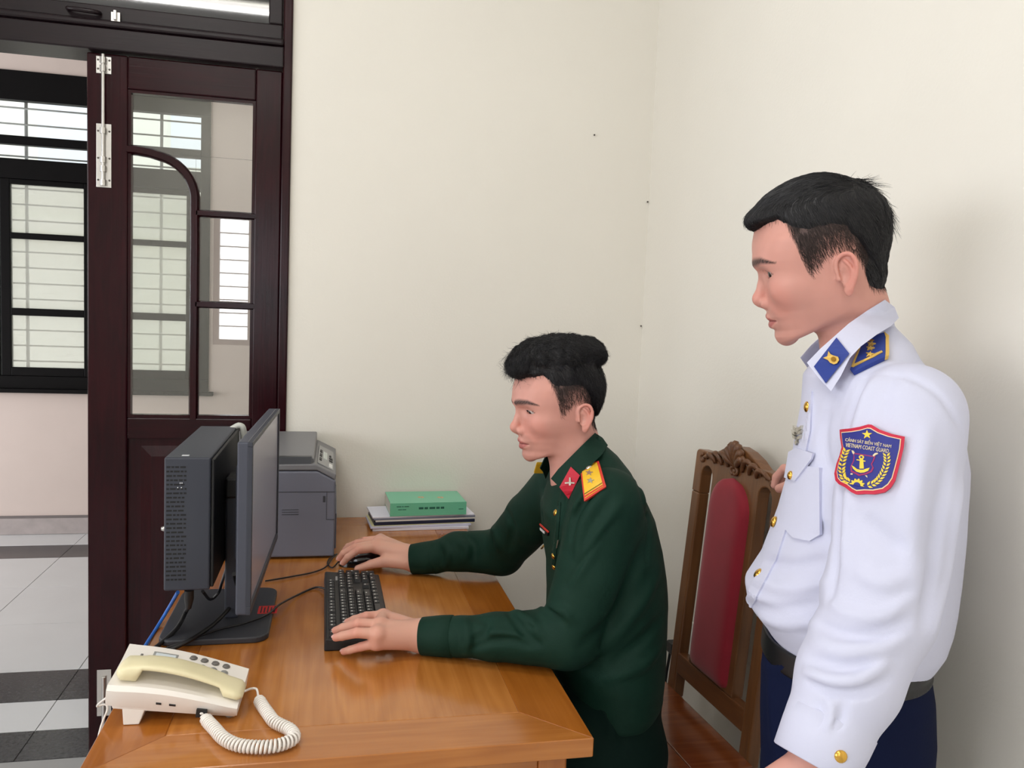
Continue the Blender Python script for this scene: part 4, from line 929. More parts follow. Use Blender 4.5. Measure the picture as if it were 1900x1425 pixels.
def px_polyline(f, pts, n=7):
    pts = smooth_path([(a, b, 0) for a, b in pts], n) if len(pts) > 2 else np.linspace([*pts[0], 0], [*pts[1], 0], n)
    p, ok = cast(f, pts[:, 0], pts[:, 1]); return p[ok]
def fold_field(lines):
    """lines: (points, width, height) - height>0 ridge, <0 crease"""
    packs = []
    for pts, w, amp in lines:
        if len(pts) < 2: continue
        packs.append((np.asarray(pts), w, amp, pts.min(0)-3*w, pts.max(0)+3*w))
    def F(p):
        out = np.zeros(len(p))
        for pts, w, amp, lo, hi in packs:
            m = ((p > lo) & (p < hi)).all(1)
            if not m.any(): continue
            q = p[m]; best = np.full(len(q), 9.0); n = len(pts)-1
            env = np.zeros(len(q))
            for i in range(n):
                ba = (pts[i+1]-pts[i]).astype(q.dtype); pa = q-pts[i].astype(q.dtype); t = pa @ ba; bb = max(float(ba @ ba), 1e-12); h = np.clip(t/bb, 0, 1)
                d = np.sqrt(np.maximum(np.einsum('ij,ij->i', pa, pa)-h*(2*t-h*bb), 0)); s = (i+h)/n; better = d < best
                best = np.where(better, d, best); env = np.where(better, np.sin(np.pi*np.clip(s*0.94+0.03, 0, 1))**0.6, env)
            out[m] += amp*env*np.exp(-(best/w)**2)
        return out
    return F
def vnoise(p, s, seed=0):
    """smooth value noise by summed sines"""
    r = np.random.default_rng(seed); out = 0
    for i in range(5):
        k = r.normal(size=3); k *= s*(0.6+0.8*r.random())/np.linalg.norm(k); k = k.astype(p.dtype); out = out+np.sin(p @ k+r.random()*6.28)
    return out/5
# ---------------------------------------------------------------- head
SKIN = np.array(lin((206, 150, 136)))
def emerge(q):
    """0..1 growth of the long hair above the cropped sides"""
    x, z = q[:, 0], q[:, 2]
    ze = np.interp(x, [-90, -60, -45, -36, -28, -15, 0, 30, 48, 56, 66, 80, 120], [-36, -30, -20, 0, 26, 46, 55, 56, 62, 74, 86, 84, 88]); W = np.interp(x, [-60, -30, 0, 50, 66, 90], [24, 34, 50, 46, 16, 12])
    t = np.clip(0.35+(z-ze)/W, 0, 1); return t*t*(3-2*t)
class Head:
    def __init__(s, px, py, D, scale, yaw, pitch, hair, roll=0.0):
        v = ray(px, py); s.o = CAM+v*D; v = v/np.linalg.norm(v)
        el = -v; eu = UP-v*(UP @ v); eu /= np.linalg.norm(eu); ef = np.cross(el, eu)
        if ef @ RT > 0: ef = -ef
        # yaw towards the camera, then pitch (face down positive)
        f1 = ef*math.cos(yaw)+el*math.sin(yaw); l1 = el*math.cos(yaw)-ef*math.sin(yaw)
        f2 = f1*math.cos(pitch)-eu*math.sin(pitch); u2 = eu*math.cos(pitch)+f1*math.sin(pitch)
        l3 = l1*math.cos(roll)-u2*math.sin(roll); u3 = u2*math.cos(roll)+l1*math.sin(roll)
        s.R = np.stack([f2, l3, u3], 1); s.s = scale/1000.0; s.hair = hair
    def loc(s, p): return ((p-s.o.astype(p.dtype)) @ s.R.astype(p.dtype))/p.dtype.type(s.s)          # world -> head millimetres
    def wld(s, q): return s.o+(np.asarray(q, float)*s.s) @ s.R.T
    def face_mm(s, q):
        x, y, z = q[:, 0], q[:, 1], q[:, 2]; ay = np.abs(y); qa = np.stack([x, ay, z], 1)
        cr = ell(q, (27, 0, 47), (83.5, 73, 80))
        zs = [-100, -88, -80, -72, -63, -56, -48, -42, -32, -25, -12, 0, 10, 20, 33, 45, 60]
        xf = np.interp(z, zs, [84, 90, 98, 101.5, 100.5, 103, 104, 106, 105.5, 104, 102.5, 102, 103, 106, 111, 109.5, 106])
        w = np.interp(z, zs, [34, 38, 43, 47, 51, 54, 57, 59, 62, 64, 66.5, 68, 68.5, 69, 70, 71, 71])
        n = np.interp(z, zs, [2.1, 2.1, 2.1, 2.05, 2.0, 2.0, 2.05, 2.1, 2.15, 2.2, 2.35, 2.5, 2.5, 2.5, 2.5, 2.4, 2.3])
        a = np.where(x > 22, (x-22)/(xf-22), (22-x)/60.0); a = np.clip(a, 0, 6); b = ay/w
        k0 = (a**n+b**n)**(1/n); gr = np.sqrt((a/np.where(x > 22, xf-22, 60))**2+(b/w)**2)/np.sqrt(a*a+b*b+1e-9)
        fc = (k0-1)/np.maximum(gr, 1e-6)
        pl = (x-94)*-0.323+(z+86)*-0.947; fc = smax(fc, pl, 9); fc = smax(fc, z-62, 10)
        d = smin(cr, fc, 9)
        d = smin(d, ell(qa, (64, 46, -8), (26, 14, 18)), 18)                  # cheekbones
        d = smin(d, rc(qa, (102.5, 12, 34), (89, 40, 36), 8, 8), 10)           # brow ridge
        d = smin(d, sph(q, (86.5, 0, -73), 15), 8)                           # chin
        d = smax(d, -ell(qa, (108.5, 34, 18), (16, 19, 9.5)), 10)                 # eye hollows
        # nose
        ns = chain(q, [(V(100, 0, 22), 7.5), (V(106, 0, 2), 7.5), (V(112.5, 0, -12.5), 9)], 3)
        ns = smin(ns, sph(q, (114.5, 0, -16.5), 9.6), 5); ns = smin(ns, sph(qa, (105, 11, -22.5), 8.0), 4); ns = smin(ns, rc(q, (112, 0, -23), (104, 0, -29), 5.5, 6), 5)
        d = smin(d, ns, 6)
        d = smax(d, -ell(qa, (109, 5.6, -30.5), (5, 2.8, 3.4)), 2.0)         # nostrils
        # lips
        d = smin(d, chain(qa, [(V(105.2, 0, -42), 5.6), (V(103, 9, -43.2), 5.2), (V(94, 22, -47.6), 2.6)], 2), 3.5)
        d = smin(d, chain(qa, [(V(103, 0, -54.8), 6.2), (V(100, 10, -54), 5.6), (V(93, 20, -50), 2.6)], 2), 4)
        d = smax(d, -chain(qa, [(V(112, 0, -48.2), 1.4), (V(108, 10, -48.6), 1.4), (V(95.5, 25, -48.8), 1.6)], 0), 2.2)
        # eyelids round the eyeball, slit opening
        d = smin(d, sph(qa, (80.5, 33, 17.5), 13.2), 6)
        Re = np.array([[-0.50, 0.866, 0], [0.866, 0.50, 0], [0, 0, 1.0]], q.dtype).T
        d = smax(d, -ell(qa, (89.0, 36.5, 16.8), (15.0, 9.5, s.hair.get('lid', 3.7)), Re), 1.0)
        d = smax(d, -chain(qa, [(V(97.5, 22, 22), 0.7), (V(97, 34, 24), 0.8), (V(88, 49, 20.5), 0.7)], 0), 1.8)    # lid crease
        # ear
        kx, kz = 0.80, 0.86
        yy = ay-(74+np.clip(-x, -12, 30)*0.50); e = np.stack([(x+2)/kx, yy*0.9/kx, (z+1)/kz], 1)
        hx = smooth_path([(10, 1, 2), (11, 1.5, 14), (7, 2, 25), (-4, 2, 31), (-14, 2, 28), (-19, 2, 16), (-17.5, 2, 2), (-12, 2, -11), (-6, 1.5, -21)], 3)
        er = chain(e, [(c, 3.2) for c in hx], 1.0)
        er = smin(er, ell(e, (-1.5, 0.5, -24), (7, 3.6, 8.5)), 5)
        er = smin(er, ell(e, (-4.5, -3.0, 3), (14, 3.2, 28)), 3)
        er = smin(er, chain(e, [(c, 2.6) for c in smooth_path([(-3, 1, 21), (-9.5, 1.5, 12), (-11, 1.5, 0), (-6, 1, -11), (1, 1, -15)], 2)], 1.0), 3)
        er = smin(er, sph(e, (9.5, -0.5, -4), 4.6), 4)
        er = smin(er, sph(e, (1, -13, 1), 11), 3); er = smax(er, -ell(e, (1.0, 5.0, 1), (7.2, 8.5, 11.5)), 2.5)
        er = np.maximum(er*0.82, 58-ay)
        d = smin(d, er, 3.5)
        return d
    def face(s, p): return s.face_mm(s.loc(p))*s.s
    def colors(s, v):
        q = s.loc(v); x, y, z = q[:, 0], q[:, 1], q[:, 2]; ay = np.abs(y); qa = np.stack([x, ay, z], 1); n = len(v)
        col = np.tile(SKIN, (n, 1))*(1+0.04*vnoise(q, 0.12, 3)+0.025*vnoise(q, 0.5, 4))[:, None]
        def mix(c, m): nonlocal col; col = col*(1-m[:, None])+np.array(lin(c))*m[:, None]
        red = np.exp(-(ell(qa, (85, 40, -14), (26, 20, 20))/9).clip(0, 9)**2)*0.22+np.exp(-(sph(q, (114, 0, -13), 8)/4).clip(0, 9)**2)*0.25
        ear = np.clip((ay-74)/6, 0, 1)*(np.abs(z) < 40)*(np.abs(x) < 26)*0.35
        mix((206, 120, 106), np.clip(red+ear, 0, 0.5))
        ph = np.degrees(np.arctan2(ay, np.maximum(x-22, 1e-3))); fr = (x > 50)
        ut = np.interp(ph, [0, 2.2, 6, 17], [-40.2, -38.6, -41, -48.0]); lb = np.interp(ph, [0, 6, 16.5], [-60.5, -59.5, -49.6])
        mix((170, 92, 90), np.clip((ut-z)/1.6+0.5, 0, 1)*np.clip((z-lb)/1.8+0.5, 0, 1)*(ph < 17.5)*fr*0.8)
        mix((84, 38, 40), np.clip(1.1-np.abs(z+48.5-0.02*ph)/1.1, 0, 1)*(ph < 19)*fr*0.75)
        zc = np.interp(ph, [4, 15, 32, 46], [32.5, 36.5, 38, 32]); hh = np.interp(ph, [3.5, 8, 20, 34, 48], [0.6, 5.2, 5.4, 3.8, 0.6])
        mix((26, 20, 20), np.clip(1.45-np.abs(z-zc)/hh, 0, 1)*(ph < 48)*fr*(0.88+0.2*vnoise(q*[1, 1, 0.6], 2.2, 9)).clip(0, 1))
        lo_ = s.hair.get('lid', 3.7); lz = 16.8+lo_*np.interp(ph, [19, 28, 40], [0.3, 1.05, 0.2]); mix((26, 18, 18), np.clip(1.3-np.abs(z-lz)/0.9, 0, 1)*(ph > 21)*(ph < 40)*fr*0.8)
        bd = np.clip(1-np.abs(ell(q, (98, 0, -46), (18, 34, 20)))/7, 0, 1)*(z < -28); mix((140, 104, 96), bd*0.16)
        # cropped hair: boundary in side view, density grows inwards
        hb = s.hair_depth(q); noise = 0.25*vnoise(q*[1, 1, 0.4], 1.1, 5)+0.2*vnoise(q, 2.3, 6)
        mix((52, 42, 40), np.clip(hb/s.hair['fade']+noise*np.clip(hb/8, 0, 1), 0, 0.93)*(hb > -1)*(1-np.clip((ay-77.5)/2, 0, 1)*(np.abs(x+4) < 22)*(z < 34)))
        return np.clip(col, 0, 1)
    def hair_depth(s, q):
        """mm inside the hair border (positive where hair grows)"""
        x, z = q[:, 0], q[:, 2]; ay = np.abs(q[:, 1])
        xs = [-90, -60, -50, -36, -29, -26, -20, -8, 6, 14, 22, 32, 39, 43, 48, 54, 59, 66, 80, 120]
        zb = [-40, -38, -36, -34, -30, -10, 16, 26, 27, 25, 17, 7, 2, 16, 40, 64, 80, 84, 82, 86]
        return z-np.interp(x, xs, zb)-np.clip(x-60, 0, 60)*np.clip(1-ay/40, 0, 1)*0.12
# ---------------------------------------------------------------- hair strands
def strands(fhair, roots, flow, length, steps, r0, lift, jitter, seed):
    r = np.random.default_rng(seed); N = len(roots); p = roots.copy(); P = [p.copy()]
    L = length*(0.6+0.8*r.random(N)); dj = r.normal(size=(N, 3))*jitter; lf = lift*(0.2+1.2*r.random(N)**2)
    wob = r.normal(size=(N, 3))*jitter*0.7
    for k in range(1, steps+1):
        t = k/steps; n = grad(fhair, p, 0.0008); d = flow(p)+dj+wob*math.sin(t*4.2); d = d-n*(d*n).sum(1)[:, None]; d /= np.linalg.norm(d, axis=1)[:, None]+1e-9
        p = p+d*(L/steps)[:, None]; v = fhair(p); n = grad(fhair, p, 0.0008); p = p-n*(v-lf*t*t)[:, None]*0.9; P.append(p.copy())
    P = np.stack(P, 1); m = steps+1; vs = np.zeros((N, m, 3, 3)); t = np.gradient(P, axis=1); t /= np.linalg.norm(t, axis=2)[..., None]+1e-12
    n0 = grad(fhair, P[:, 0], 0.0008)[:, None, :]; a = np.cross(t, np.broadcast_to(n0, t.shape)); a /= np.linalg.norm(a, axis=2)[..., None]+1e-9; b = np.cross(t, a)
    rad = (r0*(1-0.85*np.linspace(0, 1, m)**1.5))[None, :, None]
    for k in range(3): th = 2*math.pi*k/3; vs[:, :, k] = P+rad*(math.cos(th)*a+math.sin(th)*b)
    idx = np.arange(N*m*3).reshape(N, m, 3); q = []
    for k in range(3): q.append(np.stack([idx[:, :-1, k], idx[:, :-1, (k+1) % 3], idx[:, 1:, (k+1) % 3], idx[:, 1:, k]], -1).reshape(-1, 4))
    return vs.reshape(-1, 3), np.concatenate(q)
def join(parts):
    vs, fs, n = [], [], 0
    for v, f in parts: vs.append(np.asarray(v)); fs.append(np.asarray(f)+n); n += len(v)
    return np.concatenate(vs), np.concatenate(fs)
def eyeball(head, parent, sgn, look):
    c = head.wld((80.7, sgn*33, 17.5)); vs, fs, cols = [], [], []; n1, n2 = 24, 16; lk = np.asarray(look, float); lk /= np.linalg.norm(lk)
    up = np.array([0, 0, 1.0]); a = np.cross(lk, up); a /= np.linalg.norm(a); b = np.cross(a, lk)
    for i in range(n2+1):
        ph = math.pi*(i/n2)**1.3
        for k in range(n1):
            th = 2*math.pi*k/n1; d = lk*math.cos(ph)+(a*math.cos(th)+b*math.sin(th))*math.sin(ph)
            vs.append(c+(d*12.7*head.s) @ head.R.T); cols.append(lin((12, 9, 8)) if ph < 0.22 else lin((46, 30, 24)) if ph < 0.52 else lin((206, 194, 186)))
    for i in range(n2):
        for k in range(n1): fs.append([i*n1+k, i*n1+(k+1) % n1, (i+1)*n1+(k+1) % n1, (i+1)*n1+k])
    return mesh_obj('eye', vs, fs, mat('eye_surface', (255, 255, 255), 0.1, vcol=True, coat=0.3), parent, smooth=True, cols=np.array(cols))
m_skin = mat('skin', (212, 160, 140), 0.48, spec=0.35, vcol=True, sss=0.12, bump=0.03, bscale=900)
m_hair = mat('black_hair', (23, 22, 25), 0.46, spec=0.4)
# ---------------------------------------------------------------- hand: chains of knuckles on a palm
def hand_sdf(wrist, wr, mcp, fingers, thumb, palm_r=0.0125, k=0.006):
    """wrist point, wrist radius, four knuckle points, finger node lists [(pt, r)...], thumb node list"""
    def F(p):
        d = None
        for m in mcp:
            e = rc(p, wrist, m, wr*0.62, palm_r); d = e if d is None else smin(d, e, 0.012)
        for a, b in zip(mcp[:-1], mcp[1:]): d = smin(d, rc(p, a, b, palm_r, palm_r*0.95), 0.008)
        for fg in fingers: d = smin(d, chain(p, fg, 0.002), 0.0035)
        if thumb: d = smin(d, chain(p, thumb, 0.003), 0.007)
        return d
    return F
def nails(fingers, parent, upv, m):
    for fg in fingers:
        (a, ra), (b, rb) = fg[-2], fg[-1]; d = b-a; d = d/np.linalg.norm(d); up = np.asarray(upv, float); up = up-d*(up @ d); up /= np.linalg.norm(up); sd = np.cross(d, up)
        c = b+d*rb*0.10; vs, fs = [], []
        for i in range(5):
            for j in range(5):
                s, t = (i-2)/2, (j-2)/2; ang = s*0.95; rr = rb*1.03*(1-0.10*max(t, 0)**2)
                vs.append(c+d*t*rb*0.75+(up*math.cos(ang)+sd*math.sin(ang)*0.96)*rr*(1-0.05*t*t)-up*(0.0008 if t < -0.6 else 0))
        for i in range(4):
            for j in range(4): fs.append([i*5+j, i*5+j+1, (i+1)*5+j+1, (i+1)*5+j])
        mesh_obj('fingernail', vs, fs, m, parent, smooth=True)
m_nail = mat('fingernail', (226, 176, 164), 0.25, coat=0.2)
# ---------------------------------------------------------------- flat badges laid on a surface
def drape(name, polys, surf, off, m, parent, thick=0.0012, step=5.0, smooth=True, f=None):
    """polys: list of pixel polygons (or (verts, faces)); each vertex is put on the implicit surface"""
    bm = bmesh.new()
    for poly in polys:
        if isinstance(poly, tuple):
            vv = [bm.verts.new((a[0], a[1], 0)) for a in poly[0]]
            for fc in poly[1]:
                try: bm.faces.new([vv[i] for i in fc])
                except ValueError: pass
        else:
            vv = [bm.verts.new((a[0], a[1], 0)) for a in poly]
            for tri in tessellate_polygon([[Vector((a[0], a[1], 0)) for a in poly]]):
                try: bm.faces.new([vv[i] for i in tri])
                except ValueError: pass
    for _ in range(4):
        ed = [e for e in bm.edges if e.calc_length() > step]
        if not ed: break
        bmesh.ops.subdivide_edges(bm, edges=ed, cuts=1, use_grid_fill=False); bmesh.ops.triangulate(bm, faces=bm.faces)
    bm.verts.ensure_lookup_table(); bm.verts.index_update()
    xy = np.array([v.co[:2] for v in bm.verts]); fs = [[v.index for v in f_.verts] for f_ in bm.faces]
    bnd = [(e.verts[0].index, e.verts[1].index) for e in bm.edges if len(e.link_faces) == 1]; bm.free()
    p, ok = cast(surf, xy[:, 0], xy[:, 1]); n = grad(surf, p, 0.002)
    dist = np.linalg.norm(p-CAM, axis=1); ok &= dist < np.median(dist)+0.12
    if not ok.all():
        good = np.where(ok)[0]
        for i in np.where(~ok)[0]: j = good[np.argmin(((xy[good]-xy[i])**2).sum(1))]; p[i] = p[j]; n[i] = n[j]
    # outward from the body towards the lens side
    top = p+n*off; bot = p+n*(off-thick); N = len(p)
    out = []
    for t in fs:
        a, b, c = (top[i] for i in t[:3]); nn = np.cross(b-a, c-a); fl_ = nn @ n[t[0]] < 0; out.append(t[::-1] if fl_ else t)
    out += [[N+i for i in t[::-1]] for t in out]+[[a, b, N+b, N+a] for a, b in bnd]
    return mesh_obj(name, np.vstack([top, bot]), out, m, parent, smooth=False)
def button(name, surf, x, y, r, m, parent, h=0.004):
    p, ok = cast(surf, [x], [y]); n = grad(surf, p, 0.003)[0]; c = p[0]-n*0.001
    if not ok[0]: return None
    return MB().lathe(c, n, [(r, 0), (r, h*0.35), (r*0.9, h*0.7), (r*0.55, h), (r*0.1, h*1.1)], 14).build(name, m, parent, smooth=True, sharp=50)
m_gold = mat('gold_button', (226, 178, 84), 0.25, metal=1.0)

m_crop = mat('cropped_hair', (58, 48, 45), 0.5, spec=0.3)
def make_hair(hd, headneck, v1, P, shape, flow, label, n_long, long_, lift, jit, extra):
    """hair mass, lying strands, loose wisps and the cropped bristles of the sides"""
    hf = lambda p: shape(hd.loc(p))*hd.s
    cor = np.array([hd.wld((a, b, c)) for a in (-105, 145) for b in (-98, 98) for c in (-70, 182)])
    hv, hq = nets(hf, cor.min(0), cor.max(0), 0.0023); qv = hd.loc(hv); r = np.random.default_rng(5)
    vis = np.where((hd.hair_depth(qv) > 12) & (qv[:, 1] > -40))[0]; roots = hv[r.choice(vis, n_long)]
    fl = lambda p: flow(hd.loc(p)) @ hd.R.T
    parts = [(hv, hq), strands(hf, roots, fl, long_, 7, 0.0006, lift, jit, 1)]
    for i, (cond, n, d, L, lf, jt) in enumerate(extra):
        c = hv[cond(qv)]; c = c[r.choice(len(c), n)]
        parts.append(strands(hf, c, lambda p, d=d: np.tile(np.array(d, float) @ hd.R.T, (len(p), 1)), L, 7, 0.00042, lf, jt, 10+i))
    v_, q_ = join(parts); o = smooth_obj('hair', v_, q_, m_hair, P); tag(o, label)
    qh = hd.loc(v1); dep = hd.hair_depth(qh)
    inn = (dep > 1) & (dep < 60) & (shape(qh) > -2.5) & ((np.abs(qh[:, 1]) < 75.5) | (qh[:, 2] > 36) | (qh[:, 0] < -26)) & (qh[:, 2] > -60) & (qh[:, 1] > -20)
    cand = v1[inn]; pr = np.clip(dep[inn]/16, 0.05, 1); pk = r.choice(len(cand), min(11000, len(cand)), p=pr/pr.sum())
    sv, sq = strands(headneck, cand[pk], lambda p: np.tile(V(-0.22, 0, -1.0) @ hd.R.T, (len(p), 1)), 0.0075, 2, 0.00022, 0.0010, 0.22, 4)
    o2 = smooth_obj('cropped_hair', sv, sq, m_crop, P); o2['kind'] = 'stuff'

def cuff(parent, a, ax, r0, r1, L, m, zmin=None):
    """folded shirt cuff: a short band with its own clean edge; a: open end, ax: towards the hand"""
    ax = np.asarray(ax, float); ref = np.cross(ax, [0, 0, 1.0]); ref /= np.linalg.norm(ref); up = np.cross(ref, ax); vs, fs = [], []; n = 40
    prof = [(r0-0.004, -0.012), (r0-0.004, 0.0008), (r0-0.001, 0.002), (r0+0.0008, 0.0008), (r0*0.35+r1*0.65+0.0012, -L*0.6), (r1+0.0008, -L+0.001), (r1-0.002, -L-0.001), (r1-0.006, -L+0.004)]
    for (r, h) in prof:
        for k in range(n):
            t = 2*math.pi*k/n; w = 1+0.012*math.sin(3*t+h*60)
            p = a+ax*h+(ref*math.cos(t)+up*math.sin(t))*r*w
            if zmin is not None: p[2] = max(p[2], zmin)
            vs.append(p)
    for i in range(len(prof)-1):
        for k in range(n): fs.append([i*n+k, i*n+(k+1) % n, (i+1)*n+(k+1) % n, (i+1)*n+k])
    mb = MB(); mb.add(vs, fs); return mb.build('cuff', m, parent, smooth=True, sharp=60)
# ================================================================ standing man in the white shirt
def person_frame(px, py, D, yaw):
    c = CAM+ray(px, py)*D; v = ray(px, py); v = np.array([v[0], v[1], 0]); v /= np.linalg.norm(v); lf = np.array([-v[1], v[0], 0])
    f = lf*math.cos(yaw)-v*math.sin(yaw); l = -v*math.cos(yaw)-lf*math.sin(yaw)
    def lat(x, y): p = on_plane(x, y, c, v); return (p-c) @ lf, p[2]
    return c, f, l, lat
def rows_table(lat, rows, k):
    zs, tab = [], []
    for (y, xa, xb, rl) in rows:
        a, z1 = lat(xa, y); b, z2 = lat(xb, y); zs.append((z1+z2)/2); tab.append(((a+b)/2, abs(a-b)/2/k, rl))
    return np.array(zs), np.array(tab)
def local(p, c, f, l): c, f, l = (np.asarray(a, p.dtype) for a in (c, f, l)); d = p-c; return np.stack([d @ f, d @ l, p[:, 2]], 1)
def sheet_collar(name, pts, m, parent, mirror=None, thick=0.0035, surf=None, gap=0.004):
    """pts: (px, py, D) outline -> thin curved leaf; mirror: (point, normal)"""
    P2 = np.array([(a, b) for a, b, _ in pts], float); Dv = np.array([d for _, _, d in pts])
    bm = bmesh.new(); vv = [bm.verts.new((a[0], a[1], 0)) for a in P2]
    for tri in tessellate_polygon([[Vector((a[0], a[1], 0)) for a in P2]]): bm.faces.new([vv[i] for i in tri])
    for _ in range(3):
        ed = [e for e in bm.edges if e.calc_length() > 12]
        bmesh.ops.subdivide_edges(bm, edges=ed, cuts=1); bmesh.ops.triangulate(bm, faces=bm.faces)
    bm.verts.ensure_lookup_table(); bm.verts.index_update(); xy = np.array([v.co[:2] for v in bm.verts]); fs = [[v.index for v in q.verts] for q in bm.faces]
    bnd = [(e.verts[0].index, e.verts[1].index) for e in bm.edges if len(e.link_faces) == 1]; bm.free()
    # depth by thin-plate interpolation of the outline depths
    def ker(r): return np.where(r > 0, r*r*np.log(r+1e-9), 0)
    s = 60.0; A = ker(np.linalg.norm(P2[:, None]-P2[None], axis=2)/s)+np.eye(len(P2))*0.02; Q = np.c_[np.ones(len(P2)), P2/s]
    Mx = np.block([[A, Q], [Q.T, np.zeros((3, 3))]]); co = np.linalg.solve(Mx, np.r_[Dv, 0, 0, 0])
    B = np.c_[ker(np.linalg.norm(xy[:, None]-P2[None], axis=2)/s), np.ones(len(xy)), xy/s]; D = B @ co
    def clampD(x, y, D):
        if surf is None: return D
        p, ok = cast(surf, x, y); t = (p-CAM) @ FWD; return np.where(ok, np.minimum(D, t-gap), D)
    D = clampD(xy[:, 0], xy[:, 1], D)
    v = CAM+ray(xy[:, 0], xy[:, 1])*D[:, None]; b = CAM+ray(xy[:, 0], xy[:, 1])*(D+thick)[:, None]
    if mirror is not None:
        c, n = mirror; v = v-2*((v-c) @ n)[:, None]*n; b = b-2*((b-c) @ n)[:, None]*n
    N = len(v); out = [list(t) for t in fs]+[[N+i for i in t[::-1]] for t in fs]+[[a, c_, N+c_, N+a] for a, c_ in bnd]
    mb = MB(); mb.add(np.vstack([v, b]), out); o = mb.build(name, m, parent, smooth=True, sharp=50)
    def depth(x, y):
        xy_ = np.stack([np.atleast_1d(x), np.atleast_1d(y)], 1).astype(float)
        return clampD(xy_[:, 0], xy_[:, 1], np.c_[ker(np.linalg.norm(xy_[:, None]-P2[None], axis=2)/s), np.ones(len(xy_)), xy_/s] @ co)
    return o, depth
def on_sheet(name, polys, depth, lift, m, parent, thick=0.0012):
    mb = MB()
    for poly in polys:
        Q = []
        for i in range(len(poly)):
            a, b = np.array(poly[i], float), np.array(poly[(i+1) % len(poly)], float); k = max(int(np.linalg.norm(b-a)/8), 1); Q += [a+(b-a)*j/k for j in range(k)]
        poly = Q
        P = np.array(poly, float); d = depth(P[:, 0], P[:, 1]); a = CAM+ray(P[:, 0], P[:, 1])*(d-lift)[:, None]; b = CAM+ray(P[:, 0], P[:, 1])*(d-lift+thick)[:, None]
        n = len(P); tr = [list(t) for t in tessellate_polygon([[Vector((q[0], q[1], 0)) for q in P]])]
        mb.add(np.vstack([a, b]), tr+[[n+i for i in t[::-1]] for t in tr]+[[i, (i+1) % n, n+(i+1) % n, n+i] for i in range(n)])
    return mb.build(name, m, parent)
def star(cx, cy, r, rot=0.0, sq=1.0, q=0.4):
    return [(cx+(r if i % 2 == 0 else r*q)*math.sin(rot+math.pi*i/5), cy-sq*(r if i % 2 == 0 else r*q)*math.cos(rot+math.pi*i/5)) for i in range(10)]
def disc(cx, cy, r, n=12, sq=1.0): return [(cx+r*math.cos(2*math.pi*i/n), cy+sq*r*math.sin(2*math.pi*i/n)) for i in range(n)]

